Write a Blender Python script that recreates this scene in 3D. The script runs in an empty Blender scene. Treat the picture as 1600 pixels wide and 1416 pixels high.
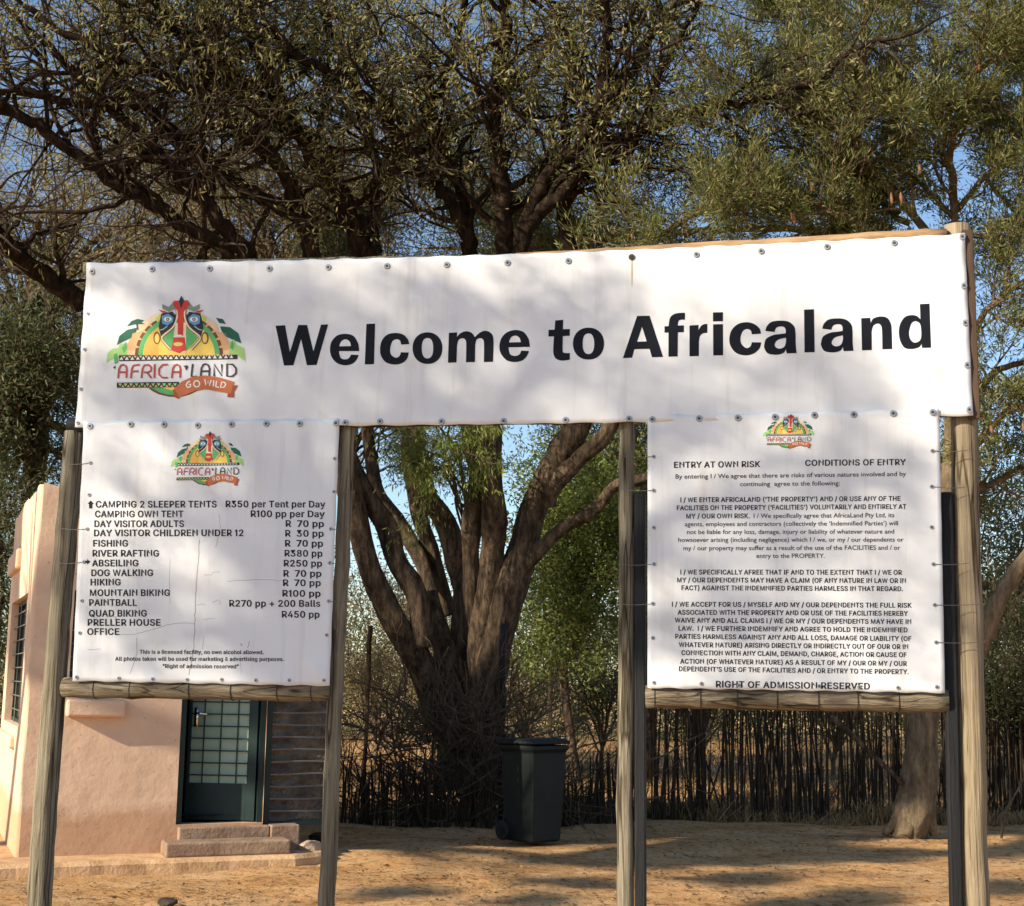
import bpy, bmesh, math, random
import numpy as np
from mathutils import Vector, Matrix
from mathutils.geometry import tessellate_polygon
sc = bpy.context.scene
# ------------------------------------------------------------------ camera
F, PITCH, ROLL, EYE = 2201.5, 0.1607, 0.015, 1.6          # focal length in pixels of the 1600 px wide photograph
cp, sp, cr, sr = math.cos(PITCH), math.sin(PITCH), math.cos(ROLL), math.sin(ROLL)
FW = np.array([0, cp, sp]); U0 = np.array([0, -sp, cp]); R0 = np.array([1.0, 0, 0])
RT = R0 * cr + U0 * sr; UP = U0 * cr - R0 * sr
CAM = np.array([0, 0, EYE])
cd = bpy.data.cameras.new('camera'); cam = bpy.data.objects.new('camera', cd); sc.collection.objects.link(cam)
cd.sensor_width = 36; cd.sensor_fit = 'HORIZONTAL'; cd.lens = F / 1600 * 36; cd.clip_end = 2000; cd.clip_start = .05
cam.matrix_world = Matrix(((RT[0], UP[0], -FW[0], 0), (RT[1], UP[1], -FW[1], 0), (RT[2], UP[2], -FW[2], EYE), (0, 0, 0, 1)))
sc.camera = cam
# ------------------------------------------------------------------ sky, sun, exposure
SUN_AZ, SUN_EL = math.radians(57), math.radians(26)       # sun stands behind the photographer, to the left
SUN = np.array([-math.sin(SUN_AZ) * math.cos(SUN_EL), -math.cos(SUN_AZ) * math.cos(SUN_EL), math.sin(SUN_EL)])
w = bpy.data.worlds.new('World'); sc.world = w; w.use_nodes = True
nt = w.node_tree; bg = nt.nodes['Background']; sky = nt.nodes.new('ShaderNodeTexSky'); sky.sky_type = 'NISHITA'
sky.sun_disc = False; sky.sun_elevation = SUN_EL; sky.sun_rotation = math.atan2(SUN[0], SUN[1])
sky.air_density = 1.0; sky.dust_density = 0.3; sky.ozone_density = 2.5
nt.links.new(sky.outputs[0], bg.inputs[0]); bg.inputs[1].default_value = 0.105
sd = bpy.data.lights.new('sun', 'SUN'); sd.energy = 5.0; sd.angle = math.radians(.5); sd.color = (1, .88, .69)
so = bpy.data.objects.new('sun', sd); sc.collection.objects.link(so)
so.rotation_euler = Vector(SUN).to_track_quat('Z', 'Y').to_euler()
vs = sc.view_settings; vs.view_transform = 'Standard'; vs.look = 'None'; vs.exposure = 0.85; vs.gamma = 1; vs.use_curve_mapping = False
sc.cycles.max_bounces = 8; sc.cycles.transparent_max_bounces = 8

# ------------------------------------------------------------------ helpers
def ray(px, py): return FW + RT * ((px - 800) / F) + UP * ((708 - py) / F)
def D(px, py, depth):                                      # point on the ray of a photo pixel at world y = depth
    d = ray(px, py); return CAM + d * (depth / d[1])
def G(px, py, z=0.0):                                      # point on the ground plane
    d = ray(px, py); return CAM + d * ((z - EYE) / d[2])
def plane_hit(px, py, p0, n):
    d = ray(px, py); return CAM + d * (np.dot(p0 - CAM, n) / np.dot(d, n))
SA = 0.1565
SU = np.array([math.cos(SA), -math.sin(SA), 0]); SN = np.array([-math.sin(SA), -math.cos(SA), 0]); SO = np.array([0, 5.4, 0])
def S(px, py, off=0.0): return plane_hit(px, py, SO + SN * off, SN)
def px2m(p, depth): return p * depth / F
col = sc.collection
def link(o, parent=None):
    col.objects.link(o)
    if parent is not None: o.parent = parent
    return o
def tag(o, label, cat, group=None, kind=None):
    o['label'] = label; o['category'] = cat
    if group: o['group'] = group
    if kind: o['kind'] = kind
    return o
def thing(name, loc, label, cat, group=None):
    o = bpy.data.objects.new(name, None); o.empty_display_size = .2; link(o); o.location = Vector(loc)
    return tag(o, label, cat, group)
class MB:
    def __init__(s): s.v = []; s.f = []; s.n = 0; s.mi = []
    def add(s, v, f, mi=0):
        v = np.asarray(v, float).reshape(-1, 3); s.v.append(v); b = s.n
        for q in f: s.f.append(tuple(i + b for i in q)); s.mi.append(mi)
        s.n += len(v)
    def box(s, c, size, ax=None, taper=1.0, mi=0):
        ax = np.eye(3) if ax is None else np.asarray(ax); h = np.asarray(size) / 2; v = []
        for z in (-1, 1):
            k = taper if z < 0 else 1.0
            for x, y in ((-1, -1), (1, -1), (1, 1), (-1, 1)):
                v.append(np.asarray(c) + ax[0] * x * h[0] * k + ax[1] * y * h[1] * k + ax[2] * z * h[2])
        s.add(v, [(3, 2, 1, 0), (4, 5, 6, 7), (0, 1, 5, 4), (1, 2, 6, 5), (2, 3, 7, 6), (3, 0, 4, 7)], mi)
    def tube(s, pts, rad, sides=8, cap=True, wob=0.0, rng=None, mi=0, ridge=0.0):
        pts = np.asarray(pts, float); n = len(pts); rad = np.broadcast_to(np.asarray(rad, float), (n,))
        t = np.gradient(pts, axis=0); t /= np.linalg.norm(t, axis=1)[:, None] + 1e-9
        a = np.array([0, 0, 1.0]) if abs(t[0][2]) < .9 else np.array([1.0, 0, 0])
        u = np.cross(t[0], a); u /= np.linalg.norm(u); ang = np.arange(sides) * 2 * math.pi / sides
        RG = None
        if ridge:                                          # long bark ridges that wander along the stem
            RG = rng.normal(0, 1, (n + 16, sides)); ke = np.hanning(17); ke /= ke.sum(); RG = np.stack([np.convolve(RG[:, k], ke, 'valid') for k in range(sides)], 1) * 2.6
            RG = ridge * (RG * .75 + .25 * np.roll(RG, 1, 1)) + rng.normal(0, ridge * .18, RG.shape)
        ca, sa = np.cos(ang)[:, None], np.sin(ang)[:, None]; vv = []
        for i in range(n):
            u = u - t[i] * np.dot(u, t[i]); u /= np.linalg.norm(u) + 1e-9; b = np.cross(t[i], u); r = rad[i]
            rr = r * (1 + wob * rng.uniform(-1, 1, (sides, 1))) if wob else r
            if RG is not None: rr = r * (1 + RG[i][:, None])
            vv.append(pts[i] + (ca * u + sa * b) * rr)
        f = []
        for i in range(n - 1):
            for k in range(sides):
                k2 = (k + 1) % sides; f.append((i * sides + k, i * sides + k2, (i + 1) * sides + k2, (i + 1) * sides + k))
        if cap: f.append(tuple(range(sides - 1, -1, -1))); f.append(tuple((n - 1) * sides + k for k in range(sides)))
        s.add(np.concatenate(vv), f, mi)
    def build(s, name, mat, parent=None, smooth=False, bevel=0, seg=2):
        me = bpy.data.meshes.new(name); V = np.concatenate(s.v) if s.v else np.zeros((0, 3))
        loc = np.array(parent.matrix_basis.translation) if parent is not None else np.zeros(3)
        if parent is not None and parent.parent is not None: loc = loc + np.array(parent.parent.location)
        if parent is None: loc = np.array([(V[:, 0].min() + V[:, 0].max()) / 2, (V[:, 1].min() + V[:, 1].max()) / 2, V[:, 2].min()])
        me.from_pydata((V - loc).tolist(), [], s.f)
        for m in (mat if isinstance(mat, (list, tuple)) else [mat]): me.materials.append(m)
        if any(s.mi): me.polygons.foreach_set('material_index', s.mi)
        if smooth: me.polygons.foreach_set('use_smooth', [True] * len(me.polygons))
        o = link(bpy.data.objects.new(name, me), parent)
        if parent is None: o.location = Vector(loc)
        if bevel:
            m = o.modifiers.new('bevel', 'BEVEL'); m.width = bevel; m.segments = seg; m.limit_method = 'ANGLE'; m.angle_limit = .6
        return o
def bigmesh(name, V, quads, mat, parent=None, smooth=False):   # V (n,3), quads (m,4) as arrays
    me = bpy.data.meshes.new(name); loc = np.array(parent.location) if parent is not None else np.zeros(3)
    V = np.asarray(V, np.float32) - loc.astype(np.float32); m = len(quads); k = quads.shape[1]
    me.vertices.add(len(V)); me.vertices.foreach_set('co', V.ravel())
    me.loops.add(m * k); me.loops.foreach_set('vertex_index', quads.astype(np.int32).ravel())
    me.polygons.add(m); me.polygons.foreach_set('loop_start', np.arange(m, dtype=np.int32) * k)
    if smooth: me.polygons.foreach_set('use_smooth', np.ones(m, bool))
    me.update(calc_edges=True); me.validate(); me.materials.append(mat)
    return link(bpy.data.objects.new(name, me), parent)
def catmull(P, n=6, closed=False):
    P = np.asarray(P, float); N = len(P); out = []
    if N < 3 and not closed:
        return np.array([P[0] + (P[-1] - P[0]) * t for t in np.linspace(0, 1, n + 1)])
    for i in range(N if closed else N - 1):
        p0, p1, p2, p3 = (P[(i + k) % N] if closed else P[min(max(i + k, 0), N - 1)] for k in (-1, 0, 1, 2))
        for t in np.arange(n) / n:
            out.append(.5 * (2 * p1 + (p2 - p0) * t + (2 * p0 - 5 * p1 + 4 * p2 - p3) * t * t + (3 * p1 - p0 - 3 * p2 + p3) * t ** 3))
    if not closed: out.append(P[-1])
    return np.array(out)
# ------------------------------------------------------------------ materials
def nodes_of(name):
    m = bpy.data.materials.new(name); m.use_nodes = True; n = m.node_tree; return m, n, n.nodes['Principled BSDF']
def N(n, kind, **kw):
    x = n.nodes.new(kind)
    for k, v in kw.items():
        if k in x.inputs: x.inputs[k].default_value = v
        else: setattr(x, k, v)
    return x
def ramp(n, src, stops):
    r = n.nodes.new('ShaderNodeValToRGB'); e = r.color_ramp.elements
    while len(e) < len(stops): e.new(.5)
    for q, (p, c) in zip(e, stops): q.position = p; q.color = (*c, 1)
    n.links.new(src, r.inputs[0]); return r
def tex(n, scale, detail=4, vec=(1, 1, 1), rough=.6, dist=0.0):
    tc = n.nodes.new('ShaderNodeTexCoord'); mp = n.nodes.new('ShaderNodeMapping'); mp.inputs['Scale'].default_value = vec
    n.links.new(tc.outputs['Object'], mp.inputs[0]); t = N(n, 'ShaderNodeTexNoise', Scale=scale, Detail=detail, Roughness=rough, Distortion=dist)
    n.links.new(mp.outputs[0], t.inputs['Vector']); return t
def mat(name, stops, rough=.85, scale=6, detail=5, vec=(1, 1, 1), bump=0.0, bscale=40, bvec=None, spec=.3, metal=0, dist=0.0, bdist=.02, crack=None):
    m, n, b = nodes_of(name); t = tex(n, scale, detail, vec, dist=dist)
    if not isinstance(stops[0][1], (tuple, list)): stops = [(.35, tuple(stops)), (.65, tuple(stops))]
    csrc = ramp(n, t.outputs['Fac'], stops).outputs[0]
    if crack:                                              # long drying splits and knots
        for v_, sc_, st in ((crack, 2.4, [(.475, (1, 1, 1)), (.497, (.16, .14, .12)), (.503, (.16, .14, .12)), (.525, (1, 1, 1))]), ([q * (.35 if q > 2 else 3.0) for q in crack], 3.2, [(.27, (.3, .25, .2)), (.33, (1, 1, 1))])):
            mm = N(n, 'ShaderNodeMixRGB', blend_type='MULTIPLY'); mm.inputs[0].default_value = .9; n.links.new(csrc, mm.inputs[1]); n.links.new(ramp(n, tex(n, sc_, 2, v_, .4).outputs['Fac'], st).outputs[0], mm.inputs[2]); csrc = mm.outputs[0]
    n.links.new(csrc, b.inputs['Base Color'])
    b.inputs['Roughness'].default_value = rough; b.inputs['Specular IOR Level'].default_value = spec; b.inputs['Metallic'].default_value = metal
    if bump:
        t2 = tex(n, bscale, 6, bvec or vec); bp = N(n, 'ShaderNodeBump', Strength=bump, Distance=bdist)
        n.links.new(t2.outputs['Fac'], bp.inputs['Height']); n.links.new(bp.outputs[0], b.inputs['Normal'])
    return m
def leafmat(name, stops, trans=.45, rough=.55):
    m, n, b = nodes_of(name); g = n.nodes.new('ShaderNodeNewGeometry'); r = ramp(n, g.outputs['Random Per Island'], stops)
    n.links.new(r.outputs[0], b.inputs['Base Color']); b.inputs['Roughness'].default_value = rough; b.inputs['Specular IOR Level'].default_value = .25
    t = n.nodes.new('ShaderNodeBsdfTranslucent'); n.links.new(r.outputs[0], t.inputs[0]); mx = n.nodes.new('ShaderNodeMixShader'); mx.inputs[0].default_value = trans
    n.links.new(b.outputs[0], mx.inputs[1]); n.links.new(t.outputs[0], mx.inputs[2]); n.links.new(mx.outputs[0], n.nodes['Material Output'].inputs[0])
    return m
def flat(name, c, rough=.6, spec=.3, metal=0): return mat(name, [(.3, tuple(x * .88 for x in c)), (.7, tuple(min(1, x * 1.1) for x in c))], rough, 14, 3, spec=spec, metal=metal)

M = {}
def ground_mat():
    m, n, b = nodes_of('sandy_soil')
    a = tex(n, .9, 8, (1, 2.2, 1), .65); c = tex(n, 9, 8, rough=.7); d = tex(n, 60, 5, rough=.7)
    r1 = ramp(n, a.outputs['Fac'], [(.30, (.50, .255, .10)), (.48, (.74, .425, .185)), (.68, (.82, .54, .29))])
    r2 = ramp(n, c.outputs['Fac'], [(.36, (.42, .36, .32)), (.5, (1, 1, 1)), (.72, (1.0, 1.0, 1.0))])
    r3 = ramp(n, d.outputs['Fac'], [(.36, (.5, .45, .4)), (.48, (1, 1, 1)), (.66, (1, 1, 1)), (.78, (1.0, .98, .95))])
    m1 = N(n, 'ShaderNodeMixRGB', blend_type='MULTIPLY'); m1.inputs[0].default_value = .8
    m2 = N(n, 'ShaderNodeMixRGB', blend_type='MULTIPLY'); m2.inputs[0].default_value = .85
    n.links.new(r1.outputs[0], m1.inputs[1]); n.links.new(r2.outputs[0], m1.inputs[2]); n.links.new(m1.outputs[0], m2.inputs[1]); n.links.new(r3.outputs[0], m2.inputs[2])
    n.links.new(m2.outputs[0], b.inputs['Base Color']); b.inputs['Roughness'].default_value = .95; b.inputs['Specular IOR Level'].default_value = .1
    b1 = N(n, 'ShaderNodeBump', Strength=.8, Distance=.10); b2 = N(n, 'ShaderNodeBump', Strength=.9, Distance=.025)
    n.links.new(c.outputs['Fac'], b1.inputs['Height']); n.links.new(d.outputs['Fac'], b2.inputs['Height']); n.links.new(b1.outputs[0], b2.inputs['Normal']); n.links.new(b2.outputs[0], b.inputs['Normal'])
    return m
M['ground'] = ground_mat()
def plaster_mat():
    m, n, b = nodes_of('peach_plaster')
    a = tex(n, 1.3, 6, rough=.7); c = tex(n, 26, 4); tc = n.nodes.new('ShaderNodeTexCoord'); sx = n.nodes.new('ShaderNodeSeparateXYZ'); n.links.new(tc.outputs['Object'], sx.inputs[0])
    r1 = ramp(n, a.outputs['Fac'], [(.3, (.58, .40, .275)), (.5, (.66, .465, .325)), (.7, (.71, .515, .37))])
    r2 = ramp(n, c.outputs['Fac'], [(.27, (.35, .28, .24)), (.33, (1, 1, 1)), (.7, (1, 1, 1)), (.8, (1, 1, 1))])
    # splash dirt at the foot of the wall
    ad = N(n, 'ShaderNodeMath', operation='MULTIPLY_ADD'); n.links.new(a.outputs['Fac'], ad.inputs[0]); ad.inputs[1].default_value = -.7; n.links.new(sx.outputs['Z'], ad.inputs[2])
    r3 = ramp(n, ad.outputs[0], [(0.0, (.72, .62, .54)), (.10, (1, 1, 1)), (.9, (1, 1, 1))])
    m1 = N(n, 'ShaderNodeMixRGB', blend_type='MULTIPLY'); m1.inputs[0].default_value = .75; m2 = N(n, 'ShaderNodeMixRGB', blend_type='MULTIPLY'); m2.inputs[0].default_value = .9
    n.links.new(r1.outputs[0], m1.inputs[1]); n.links.new(r2.outputs[0], m1.inputs[2]); n.links.new(m1.outputs[0], m2.inputs[1]); n.links.new(r3.outputs[0], m2.inputs[2]); n.links.new(m2.outputs[0], b.inputs['Base Color'])
    b.inputs['Roughness'].default_value = .9; b.inputs['Specular IOR Level'].default_value = .15
    b1 = N(n, 'ShaderNodeBump', Strength=.35, Distance=.03); b2 = N(n, 'ShaderNodeBump', Strength=.25, Distance=.006); t2 = tex(n, 4, 5)
    n.links.new(t2.outputs['Fac'], b1.inputs['Height']); n.links.new(c.outputs['Fac'], b2.inputs['Height']); n.links.new(b1.outputs[0], b2.inputs['Normal']); n.links.new(b2.outputs[0], b.inputs['Normal'])
    return m
M['plaster'] = plaster_mat()
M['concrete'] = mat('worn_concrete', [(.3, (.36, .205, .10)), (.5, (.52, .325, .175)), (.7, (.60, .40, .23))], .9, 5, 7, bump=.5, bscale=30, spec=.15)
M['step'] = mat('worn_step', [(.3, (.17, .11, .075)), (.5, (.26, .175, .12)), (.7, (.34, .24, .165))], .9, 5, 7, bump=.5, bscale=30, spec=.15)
M['post'] = mat('weathered_pole', [(.30, (.03, .025, .018)), (.40, (.12, .10, .07)), (.55, (.20, .175, .125)), (.72, (.30, .27, .20))], .9, 6, 9, (9, 9, .45), bump=.6, bscale=5, bvec=(22, 22, .7), bdist=.015, dist=.6, spec=.15, crack=(8, 8, .28))
M['post_new'] = mat('newer_pole', [(.30, (.07, .05, .03)), (.40, (.21, .165, .105)), (.56, (.28, .225, .15)), (.74, (.35, .285, .19))], .85, 6, 9, (10, 10, .4), bump=.6, bscale=5, bvec=(22, 22, .6), bdist=.015, dist=.6, spec=.15, crack=(8, 8, .28))
M['beam'] = mat('weathered_beam', [(.30, (.035, .026, .018)), (.40, (.14, .11, .075)), (.55, (.23, .19, .13)), (.72, (.32, .275, .205))], .9, 6, 9, (.45, 9, 9), bump=.9, bscale=5, bvec=(.7, 22, 22), bdist=.015, dist=.6, spec=.15, crack=(.28, 8, 8))
M['rail'] = mat('brown_rail', [(.3, (.20, .12, .06)), (.5, (.36, .23, .12)), (.7, (.45, .31, .18))], .8, 5, 6, (.6, 7, 7), bump=.4, bscale=5, bvec=(.8, 16, 16))
M['board'] = mat('dark_brown_board', [(.3, (.03, .02, .014)), (.7, (.09, .055, .035))], .85, 5, 6, (7, 7, .5))
M['black_post'] = mat('black_creosote', [(.3, (.004, .004, .005)), (.6, (.009, .010, .012)), (.8, (.03, .03, .03))], .7, 4, 6, (7, 7, .5), bump=.3, bscale=6, bvec=(14, 14, .8))
def vinyl():
    m, n, b = nodes_of('white_vinyl'); a = tex(n, 3.5, 7, rough=.7); c = tex(n, 55, 4)
    r1 = ramp(n, a.outputs['Fac'], [(.28, (.66, .655, .64)), (.45, (.70, .72, .745)), (.7, (.72, .74, .765))]); r2 = ramp(n, c.outputs['Fac'], [(.2, (.75, .72, .66)), (.27, (1, 1, 1))])
    m1 = N(n, 'ShaderNodeMixRGB', blend_type='MULTIPLY'); m1.inputs[0].default_value = .8
    st_ = tex(n, 2.2, 5, (9, 9, .7)); r3 = ramp(n, st_.outputs['Fac'], [(.30, (.86, .84, .80)), (.46, (1, 1, 1))]); m2 = N(n, 'ShaderNodeMixRGB', blend_type='MULTIPLY'); m2.inputs[0].default_value = .7
    n.links.new(r1.outputs[0], m1.inputs[1]); n.links.new(r2.outputs[0], m1.inputs[2]); n.links.new(m1.outputs[0], m2.inputs[1]); n.links.new(r3.outputs[0], m2.inputs[2]); n.links.new(m2.outputs[0], b.inputs['Base Color'])
    b.inputs['Roughness'].default_value = .42; b.inputs['Specular IOR Level'].default_value = .35
    t2 = tex(n, 5, 3); bp = N(n, 'ShaderNodeBump', Strength=.25, Distance=.01); n.links.new(t2.outputs['Fac'], bp.inputs['Height']); n.links.new(bp.outputs[0], b.inputs['Normal'])
    return m
M['vinyl'] = vinyl()
M['ink'] = flat('black_ink', (.008, .010, .016), .6, .12); M['ink2'] = flat('faded_black_ink', (.022, .021, .026), .6, .12)
M['zinc'] = flat('zinc_washer', (.33, .35, .37), .45, metal=.6); M['darkzinc'] = flat('dark_washer', (.06, .055, .05), .6, metal=.4); M['hole'] = flat('dark_screw', (.04, .04, .045), .5, metal=.5)
M['wire'] = flat('grey_wire', (.16, .15, .14), .5, metal=.6)
M['crack'] = flat('cracked_vinyl', (.33, .32, .31)); M['rust'] = flat('rust_streak', (.50, .40, .27))
M['door'] = mat('dark_green_paint', [(.3, (.007, .019, .019)), (.7, (.012, .030, .029))], .5, 4, 5, bump=.1, bscale=20)
M['frost'] = mat('frosted_pane', [(.3, (.20, .29, .23)), (.7, (.31, .41, .33))], .5, 3, 5)
M['bars'] = flat('green_bars', (.012, .035, .025), .5); M['glass'] = mat('dark_glass', [(.3, (.01, .012, .014)), (.7, (.03, .03, .03))], .12, 3, 3, spec=.6)
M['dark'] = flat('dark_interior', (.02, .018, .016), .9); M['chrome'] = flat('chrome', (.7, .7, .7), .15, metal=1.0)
M['cloth'] = mat('black_shade_cloth', [(.3, (.05, .043, .037)), (.5, (.11, .09, .072)), (.7, (.19, .155, .12))], .9, 5, 6, bump=.8, bscale=7, bdist=.04)
M['rods'] = flat('grey_rods', (.16, .15, .13), .5, metal=.3)
M['bin'] = mat('dark_green_plastic', [(.3, (.003, .0055, .006)), (.6, (.0055, .009, .0095)), (.8, (.014, .014, .012))], .55, 5, 5, bump=.1, bscale=30); M['rubber'] = flat('black_rubber', (.012, .012, .012), .7)
M['reed'] = mat('dark_reeds', [(.3, (.012, .008, .005)), (.5, (.028, .018, .011)), (.7, (.07, .045, .026))], .9, 9, 5, (4, 4, .6), bump=.4, bscale=9, bvec=(9, 9, 1))
M['rock'] = mat('rock', [(.3, (.25, .17, .11)), (.7, (.48, .37, .26))], .9, 5, 7, bump=.8, bscale=12)
M['darkrock'] = mat('dark_wood_lump', [(.3, (.02, .015, .012)), (.7, (.06, .04, .03))], .9, 7, 7, bump=.8, bscale=15)
def bark(name, stops, s=1.0):
    m, n, b = nodes_of(name); t = tex(n, 4.0 * s, 9, (3, 3, .9), .75); t2 = tex(n, 9 * s, 8, (3, 3, .8), .8, .4)
    n.links.new(ramp(n, t.outputs['Fac'], stops).outputs[0], b.inputs['Base Color']); b.inputs['Roughness'].default_value = .95; b.inputs['Specular IOR Level'].default_value = .08
    bp = N(n, 'ShaderNodeBump', Strength=1.0, Distance=.06); n.links.new(t2.outputs['Fac'], bp.inputs['Height']); n.links.new(bp.outputs[0], b.inputs['Normal']); return m
M['bark'] = bark('dark_bark', [(.3, (.014, .010, .008)), (.46, (.072, .051, .035)), (.64, (.22, .155, .10))])
M['bark_shaded'] = bark('shaded_bark', [(.3, (.010, .007, .006)), (.5, (.032, .022, .016)), (.68, (.10, .068, .045))])  # dark young bark, with the crown's shade on the upper limbs put into its colour
M['bark_light'] = bark('brown_bark', [(.3, (.05, .035, .022)), (.48, (.14, .10, .065)), (.68, (.27, .20, .13))])
M['twig'] = bark('dead_twig', [(.3, (.07, .052, .036)), (.5, (.16, .12, .083)), (.7, (.30, .23, .165))], 2)
M['twig_brown'] = bark('brown_twig', [(.3, (.03, .022, .015)), (.5, (.08, .058, .04)), (.7, (.18, .135, .09))], 2)
M['bark_pale'] = bark('pale_bark', [(.3, (.07, .05, .032)), (.48, (.19, .14, .09)), (.68, (.37, .28, .18))])
M['leaf_big'] = leafmat('acacia_leaf', [(0, (.11, .125, .035)), (.4, (.23, .235, .075)), (.75, (.36, .32, .13)), (1, (.46, .37, .21))])
M['leaf_right'] = leafmat('feathery_leaf', [(0, (.065, .085, .022)), (.5, (.155, .175, .05)), (.85, (.25, .24, .085)), (1, (.33, .28, .14))])
M['leaf_dark'] = leafmat('grey_green_leaf', [(0, (.045, .062, .026)), (.6, (.095, .11, .045)), (1, (.17, .17, .08))])
M['leaf_lime'] = leafmat('lime_leaf', [(0, (.07, .10, .02)), (.5, (.15, .20, .04)), (1, (.28, .30, .08))], .45)
M['leaf_dry'] = leafmat('dry_leaf', [(0, (.12, .105, .05)), (.5, (.24, .20, .10)), (1, (.38, .30, .17))])
M['straw'] = leafmat('straw', [(0, (.10, .06, .03)), (.5, (.25, .16, .07)), (1, (.42, .29, .14))], .3)
M['litter'] = leafmat('leaf_litter', [(0, (.08, .05, .03)), (.5, (.24, .15, .08)), (1, (.48, .34, .19))], .1)
M['pod'] = mat('brown_pod', [(.3, (.10, .045, .02)), (.7, (.24, .115, .05))], .7, 9, 3)
# ------------------------------------------------------------------ the setting: ground, pavement
rng = np.random.default_rng(7); random.seed(7)
def gh(x, y):
    return .018 * np.sin(x * 1.3 + .7 * y) + .014 * np.sin(2.7 * y - .6 * x + 1) + .01 * np.sin(4.1 * x + 3.3 * y) - .03
def build_ground():
    xs = np.concatenate([np.linspace(-400, -14, 14)[:-1], np.linspace(-14, 12, 261), np.linspace(12, 400, 14)[1:]])
    ys = np.concatenate([np.linspace(-200, 7, 12)[:-1], np.linspace(7, 20, 221), np.linspace(20, 60, 60)[1:], np.linspace(60, 900, 14)[1:]])
    X, Y = np.meshgrid(xs, ys); r = np.random.default_rng(3)
    Z = gh(X, Y) + np.where((np.abs(X) < 14) & (Y > 7) & (Y < 20), r.normal(0, .0035, X.shape), 0)
    V = np.stack([X, Y, Z], -1).reshape(-1, 3); w_ = len(xs); i = np.arange((len(ys) - 1) * w_).reshape(-1, w_)[:, :-1].ravel()
    o = bigmesh('ground', V, np.stack([i, i + 1, i + 1 + w_, i + w_], 1), M['ground'], smooth=True); o['kind'] = 'structure'
build_ground()
# the gate house stands turned: its front recedes to the right, its left wall to the left
TH = math.radians(22.8); E1 = np.array([math.cos(TH), math.sin(TH), 0]); E2 = np.array([-math.sin(TH), math.cos(TH), 0]); EZ = np.array([0, 0, 1.0])
AP = .055                                                   # height of the apron
C0 = G(22, 1340, AP); C0[2] = 0
def FWp(px, py, off=0.0): return plane_hit(px, py, C0 - E2 * off, E2)      # hit on the front wall plane, off towards the viewer
def LWp(px, py, off=0.0): return plane_hit(px, py, C0 - E1 * off, E1)
def fu(p): return float(np.dot(p - C0, E1))
def lu(p): return float(np.dot(p - C0, E2))
def build_apron():
    b = MB(); a0 = -2.0; a1 = fu(FWp(498, 1330)); f = .50
    prof = []
    n = 40
    for i in range(n + 1):
        u = a0 + (a1 - a0) * i / n; d = f + .008 * math.sin(i * .7) + .004 * math.sin(i * 2.1)
        if i > n - 3: d -= .12 * (i - n + 3) ** 1.3 / 3
        prof.append((u, d))
    v = []
    for u, d in prof:
        for dd, z in ((-3.2, AP), (d - .05, AP), (d, AP - .03), (d + .02, -.2)):
            v.append(C0 + E1 * u - E2 * dd + EZ * z)
    q = []
    for i in range(n):
        for k in range(3): q.append((i * 4 + k, i * 4 + k + 1, i * 4 + 5 + k, i * 4 + 4 + k))
    q.append((n * 4, n * 4 + 1, n * 4 + 2, n * 4 + 3))
    b.add(v, q); o = b.build('pavement', M['concrete']); o['kind'] = 'structure'
build_apron()
# ------------------------------------------------------------------ gate house
def wall_grid(b, origin, eu, en, W, H, holes, thick, step=.10, wob=.0012, seed=1, topwob=.02):
    """a wall with real openings: front grid with noise, reveals round the holes; en points out of the wall"""
    r = np.random.default_rng(seed)
    us = sorted(set([0, W] + [h[k] for h in holes for k in (0, 1)])); zs = sorted(set([0, H] + [h[k] for h in holes for k in (2, 3)]))
    def fine(a):
        o = []
        for i in range(len(a) - 1):
            n = max(1, int(round((a[i + 1] - a[i]) / step))); o += [a[i] + (a[i + 1] - a[i]) * k / n for k in range(n)]
        return o + [a[-1]]
    us, zs = fine(us), fine(zs); nu, nz = len(us), len(zs)
    v = []
    for z in zs:
        for u in us:
            edge = 0 if (u in (0, W) or any(abs(u - h[0]) < 1e-6 or abs(u - h[1]) < 1e-6 or abs(z - h[2]) < 1e-6 or abs(z - h[3]) < 1e-6 for h in holes)) else 1
            zz = z + (topwob * math.sin(u * 3 + seed) + r.normal(0, topwob * .4) if z == H else 0)
            v.append(origin + eu * u + EZ * zz + en * (r.normal(0, wob) * edge))
    f = []
    for j in range(nz - 1):
        for i in range(nu - 1):
            cu, cz = (us[i] + us[i + 1]) / 2, (zs[j] + zs[j + 1]) / 2
            if any(h[0] < cu < h[1] and h[2] < cz < h[3] for h in holes): continue
            k = j * nu + i; f.append((k, k + 1, k + nu + 1, k + nu))
    b.add(v, f)
    for u0, u1, z0, z1 in holes:
        c = [origin + eu * u + EZ * z for u, z in ((u0, z0), (u1, z0), (u1, z1), (u0, z1))]; i_ = [p - en * thick for p in c]
        b.add(c + i_, [(0, 1, 5, 4), (1, 2, 6, 5), (2, 3, 7, 6), (3, 0, 4, 7)])
HW = float(FWp(70, 757)[2]) - AP
fW = fu(FWp(414, 1200)); lW = 3.1
house = thing('gate_house', C0 + EZ * AP, 'small peach plastered gate house behind the left post, flat topped with barred window', 'gate house')
base = C0 + EZ * AP
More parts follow.
